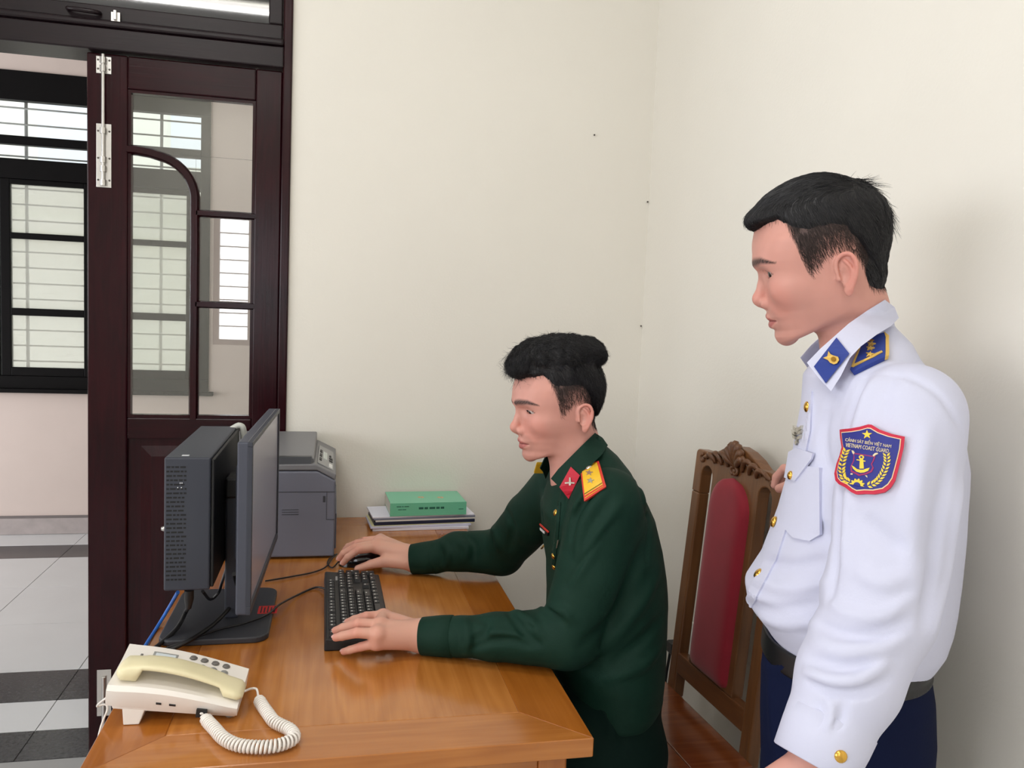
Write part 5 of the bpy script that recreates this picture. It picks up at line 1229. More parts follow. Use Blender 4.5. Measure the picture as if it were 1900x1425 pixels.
def standing_man():
    C0, f, l, lat = person_frame(1636, 850, 1.20, math.radians(8))
    P = thing('person', 'standing man in a white uniform shirt and navy trousers, leaning a hand on the chair', 'person', (C0[0], C0[1], 0))
    hd = Head(1565.2, 501.8, 1.18, 1.068, math.radians(-1), math.radians(9.4), {'fade': 30, 'lid': 4.9}, math.radians(4))
    # ---- shirt
    rows = [(604, 1585, 1658, 0.050), (635, 1548, 1692, 0.085), (662, 1515, 1708, 0.122), (700, 1488, 1744, 0.152), (760, 1482, 1786, 0.172), (850, 1466, 1800, 0.176), (960, 1438, 1796, 0.172), (1050, 1406, 1790, 0.168), (1095, 1377, 1784, 0.168), (1130, 1384, 1776, 0.165), (1165, 1412, 1762, 0.158), (1195, 1432, 1738, 0.150)]
    zs, tab = rows_table(lat, rows, 1.03)
    zt, zb = zs.max(), zs.min()
    sh = atD(1684, 776, 1.045); el = atD(1630, 1125, 1.005); wr = atD(1512, 1412, 0.965)
    up_n = [(sh, 0.070), (sh*0.55+el*0.45+l*0.006, 0.071), (el, 0.064)]
    lo_n = [(el, 0.064), (el*0.5+wr*0.5, 0.060), (wr+(el-wr)*0.18, 0.050), (wr, 0.044)]
    cuff_ax = (wr-el)/np.linalg.norm(wr-el)
    ctr = np.array([C0[0], C0[1], 0])
    rs = ctr-l*0.150+f*0.02+V(0, 0, 1.315)
    re = V(0.880, 1.235, 1.020); rw = V(0.896, 1.326, 1.106)
    zfl = lambda z: np.interp(z, zs[np.argsort(zs)], tab[np.argsort(zs), 0])
    def torso(p):
        return loftz(local(p, C0, f, l), zs, tab, zt+0.012, zb-0.006, 0.012, 2.15)
    def base(p):
        d = torso(p)
        a = smin(chain(p, up_n, 0.01), chain(p, lo_n, 0.01), 0.02); a = smax(a, (p-wr) @ cuff_ax+0.006, 0.003)
        d = smin(d, a, 0.020)
        b = chain(p, [(rs, 0.07), (re, 0.056), (rw, 0.042)], 0.01); b = smax(b, (p-rw) @ ((rw-re)/np.linalg.norm(rw-re)), 0.003)
        return smin(d, b, 0.03)
    L = []
    def fo(pts, w, a): L.append((px_polyline(base, pts), w*0.8, a*2.0))
    fo([(1606, 702), (1588, 740), (1572, 790), (1562, 850)], 0.007, -0.006); fo([(1620, 706), (1604, 742), (1590, 790), (1582, 840)], 0.008, 0.005)
    fo([(1640, 694), (1690, 700), (1745, 735), (1784, 800)], 0.006, -0.003)
    fo([(1560, 880), (1556, 960), (1550, 1040), (1540, 1110)], 0.008, -0.007); fo([(1576, 900), (1570, 980), (1566, 1050)], 0.010, 0.004)
    fo([(1540, 1118), (1580, 1140), (1640, 1140), (1690, 1110)], 0.008, 0.005); fo([(1522, 1158), (1570, 1178), (1630, 1176), (1690, 1150)], 0.008, -0.006)
    fo([(1508, 1190), (1556, 1206), (1620, 1204), (1672, 1190)], 0.010, 0.006); fo([(1495, 1246), (1540, 1262), (1590, 1260), (1642, 1232)], 0.008, 0.009)
    fo([(1502, 1266), (1550, 1284), (1600, 1282), (1648, 1262)], 0.007, -0.007); fo([(1500, 1222), (1560, 1238), (1620, 1230)], 0.008, -0.005)
    fo([(1520, 1296), (1516, 1330), (1508, 1346)], 0.005, -0.004); fo([(1540, 1298), (1542, 1330), (1536, 1350)], 0.005, 0.004); fo([(1568, 1290), (1560, 1330), (1548, 1354)], 0.005, -0.004)
    fo([(1720, 800), (1700, 900), (1690, 1000), (1700, 1100)], 0.014, 0.006); fo([(1760, 860), (1742, 960), (1730, 1050), (1712, 1160)], 0.010, -0.007); fo([(1785, 900), (1768, 1000), (1750, 1090), (1730, 1180)], 0.010, 0.005)
    fo([(1420, 1040), (1470, 1052), (1530, 1040)], 0.010, -0.005); fo([(1400, 1075), (1460, 1092), (1530, 1082)], 0.010, 0.005); fo([(1392, 1120), (1440, 1132), (1520, 1120)], 0.009, -0.005); fo([(1404, 1146), (1460, 1160), (1516, 1156)], 0.009, 0.004)
    fo([(1476, 930), (1500, 960), (1540, 1000)], 0.012, -0.004); fo([(1540, 760), (1528, 800), (1530, 850), (1544, 880)], 0.012, -0.005); fo([(1512, 745), (1506, 790), (1500, 820)], 0.008, 0.003)
    fo([(1600, 960), (1640, 1000), (1690, 1020)], 0.014, -0.004); fo([(1590, 1060), (1640, 1080), (1700, 1060)], 0.012, 0.005); fo([(1660, 690), (1640, 730), (1640, 800)], 0.012, -0.003)
    FF = fold_field(L)
    def shirt(p):
        d = base(p); m = np.abs(d) < 0.03
        if m.any(): q = p[m]; d[m] += -FF(q)+0.0016*vnoise(q, 38, 21)+0.0008*vnoise(q, 90, 22)
        return d
    m_sh = mat('white_shirt_cotton', (206, 208, 228), 0.75, spec=0.2, sheen=0.05, bump=0.05, bscale=300)
    lo = np.minimum.reduce([C0-0.32, wr-0.08, rw-0.08, V(9, 9, zb-0.03)]); hi = np.maximum.reduce([C0+0.30, sh+0.1, rw+0.08, V(-9, -9, zt+0.03)])
    lo[2] = min(wr[2]-0.06, zb-0.03); hi[2] = zt+0.03
    v, q = nets(shirt, lo, hi, 0.0036, coarse=base, fac=1.3)
    so = smooth_obj('shirt', v, q, m_sh, P); tag(so, 'white long-sleeved uniform shirt with gold buttons')
    cuff(P, wr+cuff_ax*0.002, cuff_ax, 0.0475, 0.0515, 0.055, m_sh)
    # ---- body: head and neck, torso core, arms and hands in one mesh
    nt = hd.wld((5, 0, 0)); nbm = ctr+f*(zfl(1.40))+V(0, 0, 1.385); nbm = np.array([nbm[0], nbm[1], 1.385])
    neck = lambda p: chain(p, [(nt, 0.048), ((nt+nbm)/2+f*0.008, 0.051), (nbm+f*0.022, 0.047), (nbm+f*0.024-V(0, 0, 0.06), 0.042)], 0.01)
    def headneck(p): return smin(hd.face(p), neck(p), 0.014)
    b0 = np.min([hd.wld((a, b, c)) for a in (-80, 130) for b in (-96, 96) for c in (-100, 135)], 0); b1 = np.max([hd.wld((a, b, c)) for a in (-80, 130) for b in (-96, 96) for c in (-100, 135)], 0)
    b0[2] = 1.33; v1, q1 = nets(headneck, b0, b1, 0.00165)
    # near hand hanging below the cuff
    hdn = np.array([-0.33, 0.0, 0]); dwn = cuff_ax
    side = np.cross(dwn, l); side /= np.linalg.norm(side)
    if side @ f < 0: side = -side
    W = wr-dwn*0.02; mc = [W+dwn*0.105+side*s_*0.019-l*0.004 for s_ in (1.4, 0.5, -0.4, -1.3)]
    fg = []
    for i, m_ in enumerate(mc):
        Lf = (0.088, 0.098, 0.090, 0.072)[i]; a = m_+dwn*Lf*0.45-l*0.006; b = a+dwn*Lf*0.30-l*0.016; c = b+dwn*Lf*0.2-l*0.018
        fg.append([(m_, 0.0105), (a, 0.009), (b, 0.0082), (c, 0.0072)])
    th = [(W+dwn*0.03+side*0.014, 0.016), (W+dwn*0.075+side*0.040-l*0.012, 0.012), (W+dwn*0.115+side*0.046-l*0.02, 0.0095)]
    hn = hand_sdf(W, 0.030, mc, fg, th)
    arm = lambda p: smin(hn(p), chain(p, [(el, 0.034), (W, 0.026)], 0), 0.02)
    v2, q2 = nets(arm, np.minimum(W, W+dwn*0.3)-0.09, np.maximum(el, W+dwn*0.3)+0.09, 0.0024)
    # far hand on the chair's top rail
    hb_ = V(-0.30, 0.93, 0.10); hb_ /= np.linalg.norm(hb_); tq = V(0.914, 1.405, 1.132)
    W2 = rw+V(0.004, 0.01, 0.008); mc2 = [tq+V(-0.022, 0.012, 0.002)+V(0.016, 0.006, 0)*i for i in range(4)]; fg2 = []
    for i, m_ in enumerate(mc2):
        a = m_+V(-0.010, 0.034, -0.002); b = a+V(-0.008, 0.014, -0.020); c = b+V(-0.002, 0.002, -0.018); fg2.append([(m_, 0.0105), (a, 0.009), (b, 0.008), (c, 0.007)])
    th2 = [(W2+V(-0.02, 0.03, 0), 0.014), (W2+V(-0.040, 0.06, -0.006), 0.011), (W2+V(-0.044, 0.085, -0.016), 0.009)]
    hn2 = hand_sdf(W2, 0.028, mc2, fg2, th2); arm2 = lambda p: smin(hn2(p), chain(p, [(re, 0.034), (W2, 0.026)], 0), 0.02)
    v3, q3 = nets(arm2, V(0.78, 1.18, 0.96), V(0.974, 1.58, 1.22), 0.0026)
    core = lambda p: smin(torso(p)+0.022, smin(chain(p, [(sh, 0.045), (el, 0.036)], 0), chain(p, [(rs, 0.045), (re, 0.036)], 0), 0.02), 0.03)
    v4, q4 = nets(core, lo, hi, 0.008)
    V_, Q_ = join([(v1, q1), (v2, q2), (v3, q3), (v4, q4)])
    cols = np.tile(SKIN, (len(V_), 1)); cols[:len(v1)] = hd.colors(v1)
    smooth_obj('body', V_, Q_, m_skin, P, cols)
    nails(fg, P, l, m_nail)
    for sg in (1, -1): eyeball(hd, P, sg, (1, 0.32, -0.25))
    # ---- hair
    def hair_mm(q):
        x, z = q[:, 0], q[:, 2]; ay = np.abs(q[:, 1]); hb = hd.hair_depth(q)
        o = ell(q, (27, 0, 47), (83.5, 73, 80))
        side = 1-0.62*np.clip(ay/72, 0, 1)**2
        T = (9+5*np.exp(-((x+66)/30)**2-((z-80)/40)**2)+6*np.exp(-((x-88)/26)**2-((z-100)/24)**2))*side
        t = emerge(q)
        o = o-T*t+5.0*(1-t)
        fr = ell(q, (94, 0, 92), (20, 50, 14)); o = smin(o, fr, 9)
        nape = ell(q, (-26, 0, -2), (26, 46, 44)); o = smin(o, smax(nape, -34-z, 5), 8)
        return o+1.5*vnoise(q*[0.35, 1, 1], 0.42, 31)+0.7*vnoise(q*[0.4, 1, 1], 1.1, 32)
    def flow(q):
        w = np.clip((q[:, 2]-92-0.25*np.clip(q[:, 0], -60, 0))/22, 0, 1)[:, None]; d = w*V(1.0, 0.30, 0.05)+(1-w)*V(-0.25, 0, -1.0)
        return d+np.where((q[:, 0] < -30)[:, None], V(-0.5, 0, -0.6), 0)
    make_hair(hd, headneck, v1, P, hair_mm, flow, 'short black hair with cropped sides', 4200, 0.042, 0.0010, 0.12,
              [(lambda q: (q[:, 0] < -25) & (q[:, 2] > 112), 120, (-0.9, 0.1, 0.1), 0.042, 0.014, 0.35), (lambda q: q[:, 0] > 92, 150, (0.5, 0.3, -0.8), 0.020, 0.004, 0.18), (lambda q: (q[:, 0] < -55) & (q[:, 2] > 60), 60, (-0.3, 0.2, -0.9), 0.035, 0.010, 0.3)])
    # ---- belt, trousers, shoes
    trows = [(1165, 1416, 1750, 0.150), (1200, 1412, 1730, 0.152), (1260, 1406, 1740, 0.160), (1330, 1404, 1742, 0.165), (1425, 1406, 1734, 0.160)]
    tz, tt = rows_table(lat, trows, 1.03)
    hipz = tz.min(); tcf = tt[np.argmin(tz), 0]
    m_tr = mat('navy_trousers', (15, 23, 52), 0.85, spec=0.12, bump=0.06, bscale=260)
    def legs(p):
        d = loftz(local(p, C0, f, l), tz, tt, tz.max(), hipz-0.04, 0.02, 2.2)
        for s_ in (1, -1):
            hp = ctr+l*0.088*s_+f*(tcf); d = smin(d, chain(p, [(hp+V(0, 0, hipz), 0.092), (hp+f*0.01+V(0, 0, 0.48), 0.076), (hp-f*0.02+V(0, 0, 0.06), 0.066)], 0.01), 0.02)
        return smax(d, 0.028-p[:, 2], 0.004)
    Lt = [(px_polyline(legs, [(1418, 1205), (1436, 1216), (1470, 1212)]), 0.006, -0.004), (px_polyline(legs, [(1412, 1232), (1440, 1240), (1490, 1228)]), 0.008, 0.004), (px_polyline(legs, [(1428, 1240), (1432, 1310), (1436, 1400)]), 0.012, 0.004)]
    FT = fold_field(Lt); legs2 = lambda p: legs(p)-FT(p)+0.0012*vnoise(p, 30, 41)
    tv, tq_ = nets(legs2, np.array([C0[0]-0.32, C0[1]-0.32, 0.0]), np.array([C0[0]+0.32, C0[1]+0.32, tz.max()+0.02]), 0.0055, coarse=legs)
    to = smooth_obj('trousers', tv, tq_, m_tr, P); tag(to, 'navy blue trousers')
    def belt(p):
        d = loftz(local(p, C0, f, l), tz, tt, 9, -9, 0.01, 2.2); z0_ = lat(1570, 1194)[1]
        return smax(np.abs(d)-0.003, np.abs(p[:, 2]-z0_)-0.017, 0.002)
    zb_ = lat(1570, 1194)[1]
    bv, bq = nets(belt, np.array([C0[0]-0.28, C0[1]-0.28, zb_-0.04]), np.array([C0[0]+0.28, C0[1]+0.28, zb_+0.04]), 0.0028)
    smooth_obj('belt', bv, bq, mat('black_leather', (18, 18, 21), 0.4), P)
    for s_ in (1, -1):
        hp = ctr+l*0.088*s_+f*(tcf-0.02)
        def shoe(p):
            d = rc(p, hp+V(0, 0, 0.045)-f*0.02, hp+V(0, 0, 0.034)+f*0.165, 0.042, 0.034); d = smin(d, rc(p, hp+V(0, 0, 0.04), hp+V(0, 0, 0.09), 0.042, 0.04), 0.02); return smax(d, 0.0-p[:, 2]+0.001, 0.004)
        sv_, sq_ = nets(shoe, hp-V(0.27, 0.27, 0.0), hp+V(0.27, 0.27, 0.15), 0.006)
        smooth_obj('shoe', sv_, sq_, MATS['black_leather'], P)
    # ---- collar, insignia, buttons
    cp = [(1642, 556, 1.175), (1608, 577, 1.140), (1575, 600, 1.118), (1547, 625, 1.108), (1522, 647, 1.112), (1497, 673, 1.128), (1518, 700, 1.098), (1542, 726, 1.075), (1560, 698, 1.070), (1577, 664, 1.072), (1598, 642, 1.076), (1628, 620, 1.092), (1653, 605, 1.115), (1668, 590, 1.150), (1660, 570, 1.170)]
    nc = ctr+f*zfl(1.40)
    cover = lambda p: np.minimum(shirt(p), neck(p))
    _, dep1 = sheet_collar('collar', cp, m_sh, P, surf=cover); sheet_collar('collar', cp, m_sh, P, surf=cover, mirror=(np.array([nc[0], nc[1], 0]), l))
    m_bl = mat('royal_blue_cloth', (32, 56, 138), 0.6); m_gl = mat('gold_thread', (228, 188, 96), 0.45, metal=0.4)
    tb = on_sheet('collar_tab', [[(1510, 680), (1552, 626), (1576, 656), (1532, 711)]], dep1, 0.0030, m_bl, P, 0.002)
    sp_ = [(1527, 664), (1535, 661), (1537, 651), (1541, 657), (1545, 659), (1555, 662), (1557, 668), (1553, 674), (1547, 676), (1540, 673), (1536, 668)]
    on_sheet('tab_emblem', [sp_], dep1, 0.0048, m_gl, tb, 0.0016); on_sheet('tab_emblem_ring', [disc(1546, 666, 4.5)], dep1, 0.0062, mat('dark_gold', (168, 122, 40), 0.4, metal=0.6), tb, 0.0012)
    ep = [(1597, 645), (1607, 636), (1640, 624), (1645, 634), (1645, 669), (1586, 698), (1581, 692)]
    eo = drape('shoulder_board', [ep], base, 0.0075, m_bl, P, 0.006)
    drape('board_edge', [[(1638, 624), (1646, 631), (1647, 669), (1641, 671), (1641, 634)]], base, 0.0082, m_gl, eo, 0.006)
    drape('board_edge', [[(1598, 645), (1601, 646), (1587, 686), (1583, 688)]], base, 0.0082, m_gl, eo, 0.004)
    drape('board_stripe', [[(1584, 685), (1634, 660), (1636, 663), (1586, 689)]], base, 0.0086, m_gl, eo, 0.003)
    for (x, y) in ((1614, 667), (1615, 656), (1617, 648)): drape('board_star', [star(x, y, 7.5, 0.2, 0.62)], base, 0.0095, m_gl, eo, 0.003)
    button('board_button', lambda p: base(p)-0.007, 1617, 636, 0.006, m_gold, eo, 0.005)
    for (x, y, rr) in ((1498, 755, 0.008), (1467, 882, 0.0065), (1436, 968, 0.0085), (1407, 1064, 0.0085), (1560, 1404, 0.0075)):
        if y > 1300: button('button', shirt, x, y, 0.0075, m_gold, P)
        else: button('button', lambda p, o_=(0.006 if 870 < y < 900 else 0.002): shirt(p)-o_, x, y, rr, m_gold, P, 0.005)
    # breast pocket with flap, pin
    drape('pocket', [[(1474, 862), (1524, 868), (1524, 992), (1505, 1004), (1474, 998), (1458, 980), (1462, 900)]], base, 0.0036, m_sh, P, 0.0055)
    drape('pocket_flap', [[(1484, 832), (1514, 842), (1512, 852), (1482, 893), (1462, 888), (1470, 840)]], shirt, 0.0060, m_sh, P, 0.003)
    m_sv = mat('silver_badge', (206, 202, 190), 0.3, metal=0.9)
    lv = []
    for k, (x, y, an_) in enumerate(((1484, 822, 0.2), (1480, 812, -0.5), (1489, 813, 0.6), (1479, 804, -0.6), (1490, 804, 0.7), (1481, 796, -0.4), (1491, 796, 0.5), (1486, 800, 0.1))):
        d_ = np.array([math.sin(an_), -math.cos(an_)]); e_ = np.array([-d_[1], d_[0]]); c_ = np.array([x, y]); lv.append([tuple(c_+d_*7), tuple(c_+e_*2.8), tuple(c_-d_*5), tuple(c_-e_*2.8)])
    pin = drape('breast_pin', lv, shirt, 0.006, m_sv, P, 0.004, step=8); pin['kind'] = 'stuff'
    # placket edge
    drape('placket', [[(1497, 730), (1509, 726), (1505, 800), (1490, 880), (1468, 960), (1442, 1040), (1412, 1096), (1396, 1128), (1384, 1116), (1396, 1086), (1424, 1034), (1452, 955), (1474, 876), (1489, 800)]], shirt, 0.0028, m_sh, P, 0.003)
    # sleeve patch (outline and charges in patch pixels of the photograph)
    S_ = 160/1425.0
    def X(pts): return [(1540+a*S_, 770+b*S_) for a, b in pts]
    shield = [(255, 260), (420, 250), (560, 225), (690, 185), (740, 190), (860, 270), (1040, 340), (1235, 385), (1215, 560), (1170, 760), (1120, 960), (1080, 1110), (1010, 1220), (920, 1290), (760, 1320), (620, 1315), (490, 1325), (420, 1290), (330, 1220), (230, 1170), (180, 1110), (165, 1000), (200, 840), (250, 700), (285, 560), (265, 400)]
    ctr_ = np.mean(shield, 0)
    def shrink(k): return [tuple(ctr_+(np.array(q)-ctr_)*k) for q in shield]
    pt = drape('sleeve_patch', [X(shield)], base, 0.0075, mat('patch_red', (196, 30, 62), 0.6), P, 0.005)
    tag(pt, 'blue shield patch with red border, star, anchor and lettering')
    drape('patch_line', [X(shrink(0.905))], base, 0.0081, mat('patch_cream', (240, 214, 170), 0.6), pt, 0.002)
    drape('patch_field', [X(shrink(0.875))], base, 0.0087, mat('patch_blue', (36, 42, 130), 0.6), pt, 0.002)
    m_y = mat('patch_yellow', (236, 206, 70), 0.6); m_cr = mat('patch_lettering', (222, 206, 170), 0.6)
    drape('patch_star', [X(star(682, 360, 78))], base, 0.0093, m_y, pt, 0.001)
    ang = math.radians(9.5); ca, sa = math.cos(ang), math.sin(ang)
    def words(s, cx, cy, w, h):
        v_, f_ = text_mesh(s, 1.0); wd_ = v_[:, 0].max()-v_[:, 0].min(); hh = v_[:, 1].max()-v_[:, 1].min(); v_ = v_-[(v_[:, 0].max()+v_[:, 0].min())/2, (v_[:, 1].max()+v_[:, 1].min())/2, 0]
        k = np.stack([v_[:, 0]*w/wd_, -v_[:, 1]*h/hh], 1); k = np.stack([cx+k[:, 0]*ca-k[:, 1]*sa, cy+k[:, 0]*sa+k[:, 1]*ca], 1)
        return (X(k), f_)
    drape('patch_lettering', [words('CẢNH SÁT BIỂN VIỆT NAM', 697, 488, 680, 95), words('VIETNAM COAST GUARD', 680, 578, 640, 66)], base, 0.0093, m_cr, pt, 0.001, step=9).__setitem__('kind', 'stuff')
    inner = [(470, 660), (560, 672), (600, 682), (690, 700), (800, 720), (775, 800), (745, 860), (770, 920), (740, 985), (660, 1025), (545, 1050), (500, 1020), (430, 985), (425, 900), (470, 800), (480, 720)]
    ic = np.mean(inner, 0); drape('patch_shield', [X(inner)], base, 0.0093, mat('patch_crimson', (150, 40, 100), 0.6), pt, 0.001)
    drape('patch_shield_field', [X([tuple(ic+(np.array(q)-ic)*0.86) for q in inner])], base, 0.0097, MATS['patch_blue'], pt, 0.001)
    anchor = [disc(600, 742, 38), [(575, 770), (622, 772), (628, 935), (565, 935)], [(525, 795), (530, 780), (655, 805), (652, 822)], [(450, 880), (485, 905), (530, 945), (580, 955), (620, 955), (668, 935), (712, 922), (690, 970), (630, 998), (575, 1003), (520, 985), (475, 940)]]
    an = drape('patch_anchor', [X(a) for a in anchor], base, 0.0102, m_y, pt, 0.001, step=9); an['kind'] = 'stuff'
    drape('patch_anchor_eye', [X(disc(600, 742, 16))], base, 0.0106, MATS['patch_blue'], pt, 0.001)
    leaf = []
    for (path, n_) in (([(380, 600), (335, 720), (305, 860), (300, 990), (330, 1090), (400, 1140)], 11), ([(960, 670), (965, 800), (930, 940), (870, 1060), (790, 1150), (680, 1200)], 12)):
        pp = smooth_path([(a, b, 0) for a, b in path], 12); idx = np.linspace(2, len(pp)-3, n_).astype(int); tg = np.gradient(pp, axis=0)
        for i in idx:
            t_ = tg[i]/np.linalg.norm(tg[i]); nn = np.array([-t_[1], t_[0], 0])
            for sd_ in (1, -1):
                c_ = pp[i]+nn*sd_*26; d_ = (-t_*0.8+nn*sd_*0.6); d_ /= np.linalg.norm(d_); e_ = np.array([-d_[1], d_[0], 0])
                leaf.append([tuple((c_+d_*46)[:2]), tuple((c_+e_*17)[:2]), tuple((c_-d_*34)[:2]), tuple((c_-e_*17)[:2])])
    drape('patch_wreath', [X(a) for a in leaf], base, 0.0095, m_y, pt, 0.001, step=12).__setitem__('kind', 'stuff')
    gear = []
    for i in range(25):
        a = math.pi+0.2+math.pi*1.0*i/24; rr = 112 if (i % 4) in (0, 1) else 88; gear.append((520+rr*math.cos(a), 1195+rr*math.sin(a)*0.95))
    drape('patch_gear', [X(gear)], base, 0.0095, m_y, pt, 0.001); drape('patch_gear_hub', [X([(520+52*math.cos(math.pi+0.2+math.pi*i/10), 1200+52*math.sin(math.pi+0.2+math.pi*i/10)) for i in range(11)])], base, 0.0099, MATS['patch_blue'], pt, 0.001)
    sp2 = [[(455, 620), (480, 625), (498, 660), (482, 690), (468, 668)], [(835, 660), (838, 680), (800, 700), (775, 730), (760, 705), (795, 665)], [(432, 1010), (462, 1010), (455, 1030), (430, 1030)], [(640, 1040), (672, 1045), (672, 1078)]]
    drape('patch_flukes', [X(a) for a in sp2], base, 0.0098, m_cr, pt, 0.001, step=12).__setitem__('kind', 'stuff')
standing_man()
# ================================================================ seated man in the dark green uniform
def seated_man():
    C0, f, l, lat = person_frame(1125, 1010, 1.62, math.radians(17))
    P = thing('person', 'seated man in a dark green uniform shirt typing at the keyboard', 'person', (C0[0], C0[1], 0.50))
    hd = Head(1057.5, 764.5, 1.60, 0.99, math.radians(17.5), math.radians(7), {'fade': 42, 'lid': 3.3}, math.radians(9))
    rows = [(816, 1088, 1113, 0.040), (840, 1070, 1142, 0.075), (866, 1046, 1164, 0.118), (896, 1018, 1183, 0.150), (945, 1000, 1209, 0.176), (1000, 1004, 1224, 0.180), (1050, 1012, 1232, 0.176), (1100, 1012, 1236, 0.172), (1160, 1010, 1235, 0.172), (1220, 1016, 1231, 0.176), (1265, 1030, 1222, 0.176), (1290, 1040, 1206, 0.170)]
    zs, tab = rows_table(lat, rows, 1.06); o_ = np.argsort(zs); zt, zb = zs.max(), zs.min()
    zfl = lambda z: np.interp(z, zs[o_], tab[o_, 0])
    ctr = np.array([C0[0], C0[1], 0.0])
    sh = atD(1128, 940, 1.475); el = V(0.425, 1.372, DT+0.058); wr = atZ(786, 1180, DT+0.034)
    md = (el+wr)/2+V(0, 0, 0.004); md[2] = DT+0.046
    up_n = [(sh, 0.070), ((sh+el)/2+V(0.008, 0, 0), 0.064), (el, 0.054)]; lo_n = [(el, 0.054), (md, 0.043), (wr+(el-wr)*0.25, 0.036), (wr, 0.0315)]
    ax1 = (wr-el)/np.linalg.norm(wr-el)
    fs_ = ctr+f*(zfl(1.06)+0.02)-l*0.165+V(0, 0, 1.055); fe = atZ(930, 1024, DT+0.066); fw_ = atZ(766, 1037, DT+0.036)
    fm = (fe+fw_)/2+V(0, 0, 0.010); ax2 = (fw_-fe)/np.linalg.norm(fw_-fe)
    fu_n = [(fs_, 0.066), ((fs_+fe)/2+V(0, 0, 0.004), 0.060), (fe, 0.054)]; fl_n = [(fe, 0.054), (fm, 0.046), (fw_+(fe-fw_)*0.25, 0.038), (fw_, 0.033)]
    def torso(p): return loftz(local(p, C0, f, l), zs, tab, zt+0.012, zb-0.004, 0.012, 2.15)
    def base(p):
        d = torso(p)
        a = smin(chain(p, up_n, 0.01), chain(p, lo_n, 0.01), 0.015); a = smax(a, (p-wr.astype(p.dtype)) @ ax1.astype(p.dtype)+0.006, 0.002)
        b = smin(chain(p, fu_n, 0.01), chain(p, fl_n, 0.01), 0.015); b = smax(b, (p-fw_.astype(p.dtype)) @ ax2.astype(p.dtype)+0.006, 0.002)
        d = smin(smin(d, a, 0.018), b, 0.03)
        return smax(d, DT+0.0012-p[:, 2]-np.where(p[:, 0] > DXb+0.004, 9.0, 0.0)-np.where(p[:, 1] < 0, 9, 0), 0.002)
    L = []
    def fo(pts, w, a): L.append((px_polyline(base, pts), w*0.8, a*2.1))
    # cuff seams
    fo([(860, 1148), (868, 1180), (866, 1214)], 0.010, 0.007)
    fo([(824, 1008), (832, 1030), (826, 1054)], 0.008, 0.006)
    # forearm and elbow folds
    fo([(880, 1144), (905, 1156), (896, 1178), (874, 1190)], 0.008, -0.005); fo([(944, 1136), (962, 1160), (985, 1186), (1000, 1196)], 0.007, -0.009); fo([(955, 1134), (980, 1150), (1004, 1176)], 0.009, 0.008)
    fo([(975, 1142), (985, 1160), (1000, 1168)], 0.007, -0.006); fo([(995, 1122), (1022, 1132), (1040, 1150)], 0.008, -0.007); fo([(985, 1130), (1012, 1128), (1046, 1134), (1060, 1150)], 0.010, 0.007)
    fo([(870, 1205), (910, 1190), (950, 1186), (985, 1200)], 0.008, -0.006); fo([(900, 1172), (940, 1176), (970, 1186)], 0.010, 0.004)
    # upper arm, armhole, back
    fo([(1108, 905), (1085, 930), (1068, 960), (1060, 1000)], 0.007, -0.008); fo([(1122, 912), (1098, 945), (1080, 980), (1070, 1030)], 0.010, 0.007); fo([(1150, 935), (1120, 980), (1090, 1030), (1060, 1080)], 0.012, 0.007)
    fo([(1140, 960), (1108, 1004), (1076, 1050), (1050, 1090)], 0.009, -0.006); fo([(1090, 905), (1074, 930), (1062, 950)], 0.007, 0.006)
    fo([(1185, 895), (1196, 930), (1205, 980), (1200, 1040)], 0.007, -0.006); fo([(1200, 1000), (1170, 1070), (1140, 1140), (1080, 1200)], 0.016, -0.006); fo([(1222, 1060), (1190, 1120), (1140, 1180), (1100, 1220)], 0.015, 0.006)
    fo([(1225, 1150), (1190, 1190), (1140, 1230)], 0.014, -0.006); fo([(1226, 1200), (1190, 1236), (1130, 1260)], 0.012, 0.006)
    fo([(1012, 890), (1004, 930), (1008, 970)], 0.007, -0.005); fo([(1046, 900), (1040, 940), (1034, 1000), (1026, 1050)], 0.006, 0.004)
    # far sleeve
    fo([(862, 992), (880, 1010), (880, 1040)], 0.010, -0.007); fo([(900, 968), (920, 990), (925, 1020)], 0.012, 0.007); fo([(940, 946), (950, 980), (945, 1020)], 0.010, -0.006); fo([(850, 1004), (866, 1018), (862, 1040)], 0.010, 0.005)
    FF = fold_field(L)
    def shirt(p):
        d = base(p); m = np.abs(d) < 0.03
        if m.any(): q = p[m]; d[m] += -FF(q)+0.0016*vnoise(q, 34, 61)+0.0008*vnoise(q, 85, 62)
        return d
    m_gr = mat('dark_green_twill', (13, 45, 34), 0.7, spec=0.2, bump=0.06, bscale=400)
    pts = np.array([wr, el, sh, fs_, fe, fw_]); lo = np.minimum(pts.min(0)-0.09, C0-0.22); hi = np.maximum(pts.max(0)+0.09, C0+0.24); lo[2] = zb-0.02; hi[2] = zt+0.03
    v, q = nets(shirt, lo, hi, 0.0036, coarse=base, fac=1.7)
    so = smooth_obj('shirt', v, q, m_gr, P); tag(so, 'dark green long-sleeved uniform shirt')
    cuff(P, wr+ax1*0.002, ax1, 0.0335, 0.0375, 0.058, m_gr, DT+0.001); cuff(P, fw_+ax2*0.002, ax2, 0.035, 0.039, 0.056, m_gr, DT+0.001)
    # ---- body
    nt = hd.wld((8, 0, 0)); nbm = ctr+f*(zfl(1.13)+0.022)+V(0, 0, 1.10)
    neck = lambda p: chain(p, [(nt, 0.047), ((nt+nbm)/2+f*0.004, 0.051), (nbm+f*0.014, 0.051), (nbm+f*0.016-V(0, 0, 0.05), 0.045)], 0.01)
    def headneck(p): return smin(hd.face(p), neck(p), 0.014)
    cor = np.array([hd.wld((a, b, c)) for a in (-80, 130) for b in (-96, 96) for c in (-130, 135)]); b0, b1 = cor.min(0), cor.max(0); b0[2] = 1.06
    v1, q1 = nets(headneck, b0, b1, 0.0018)
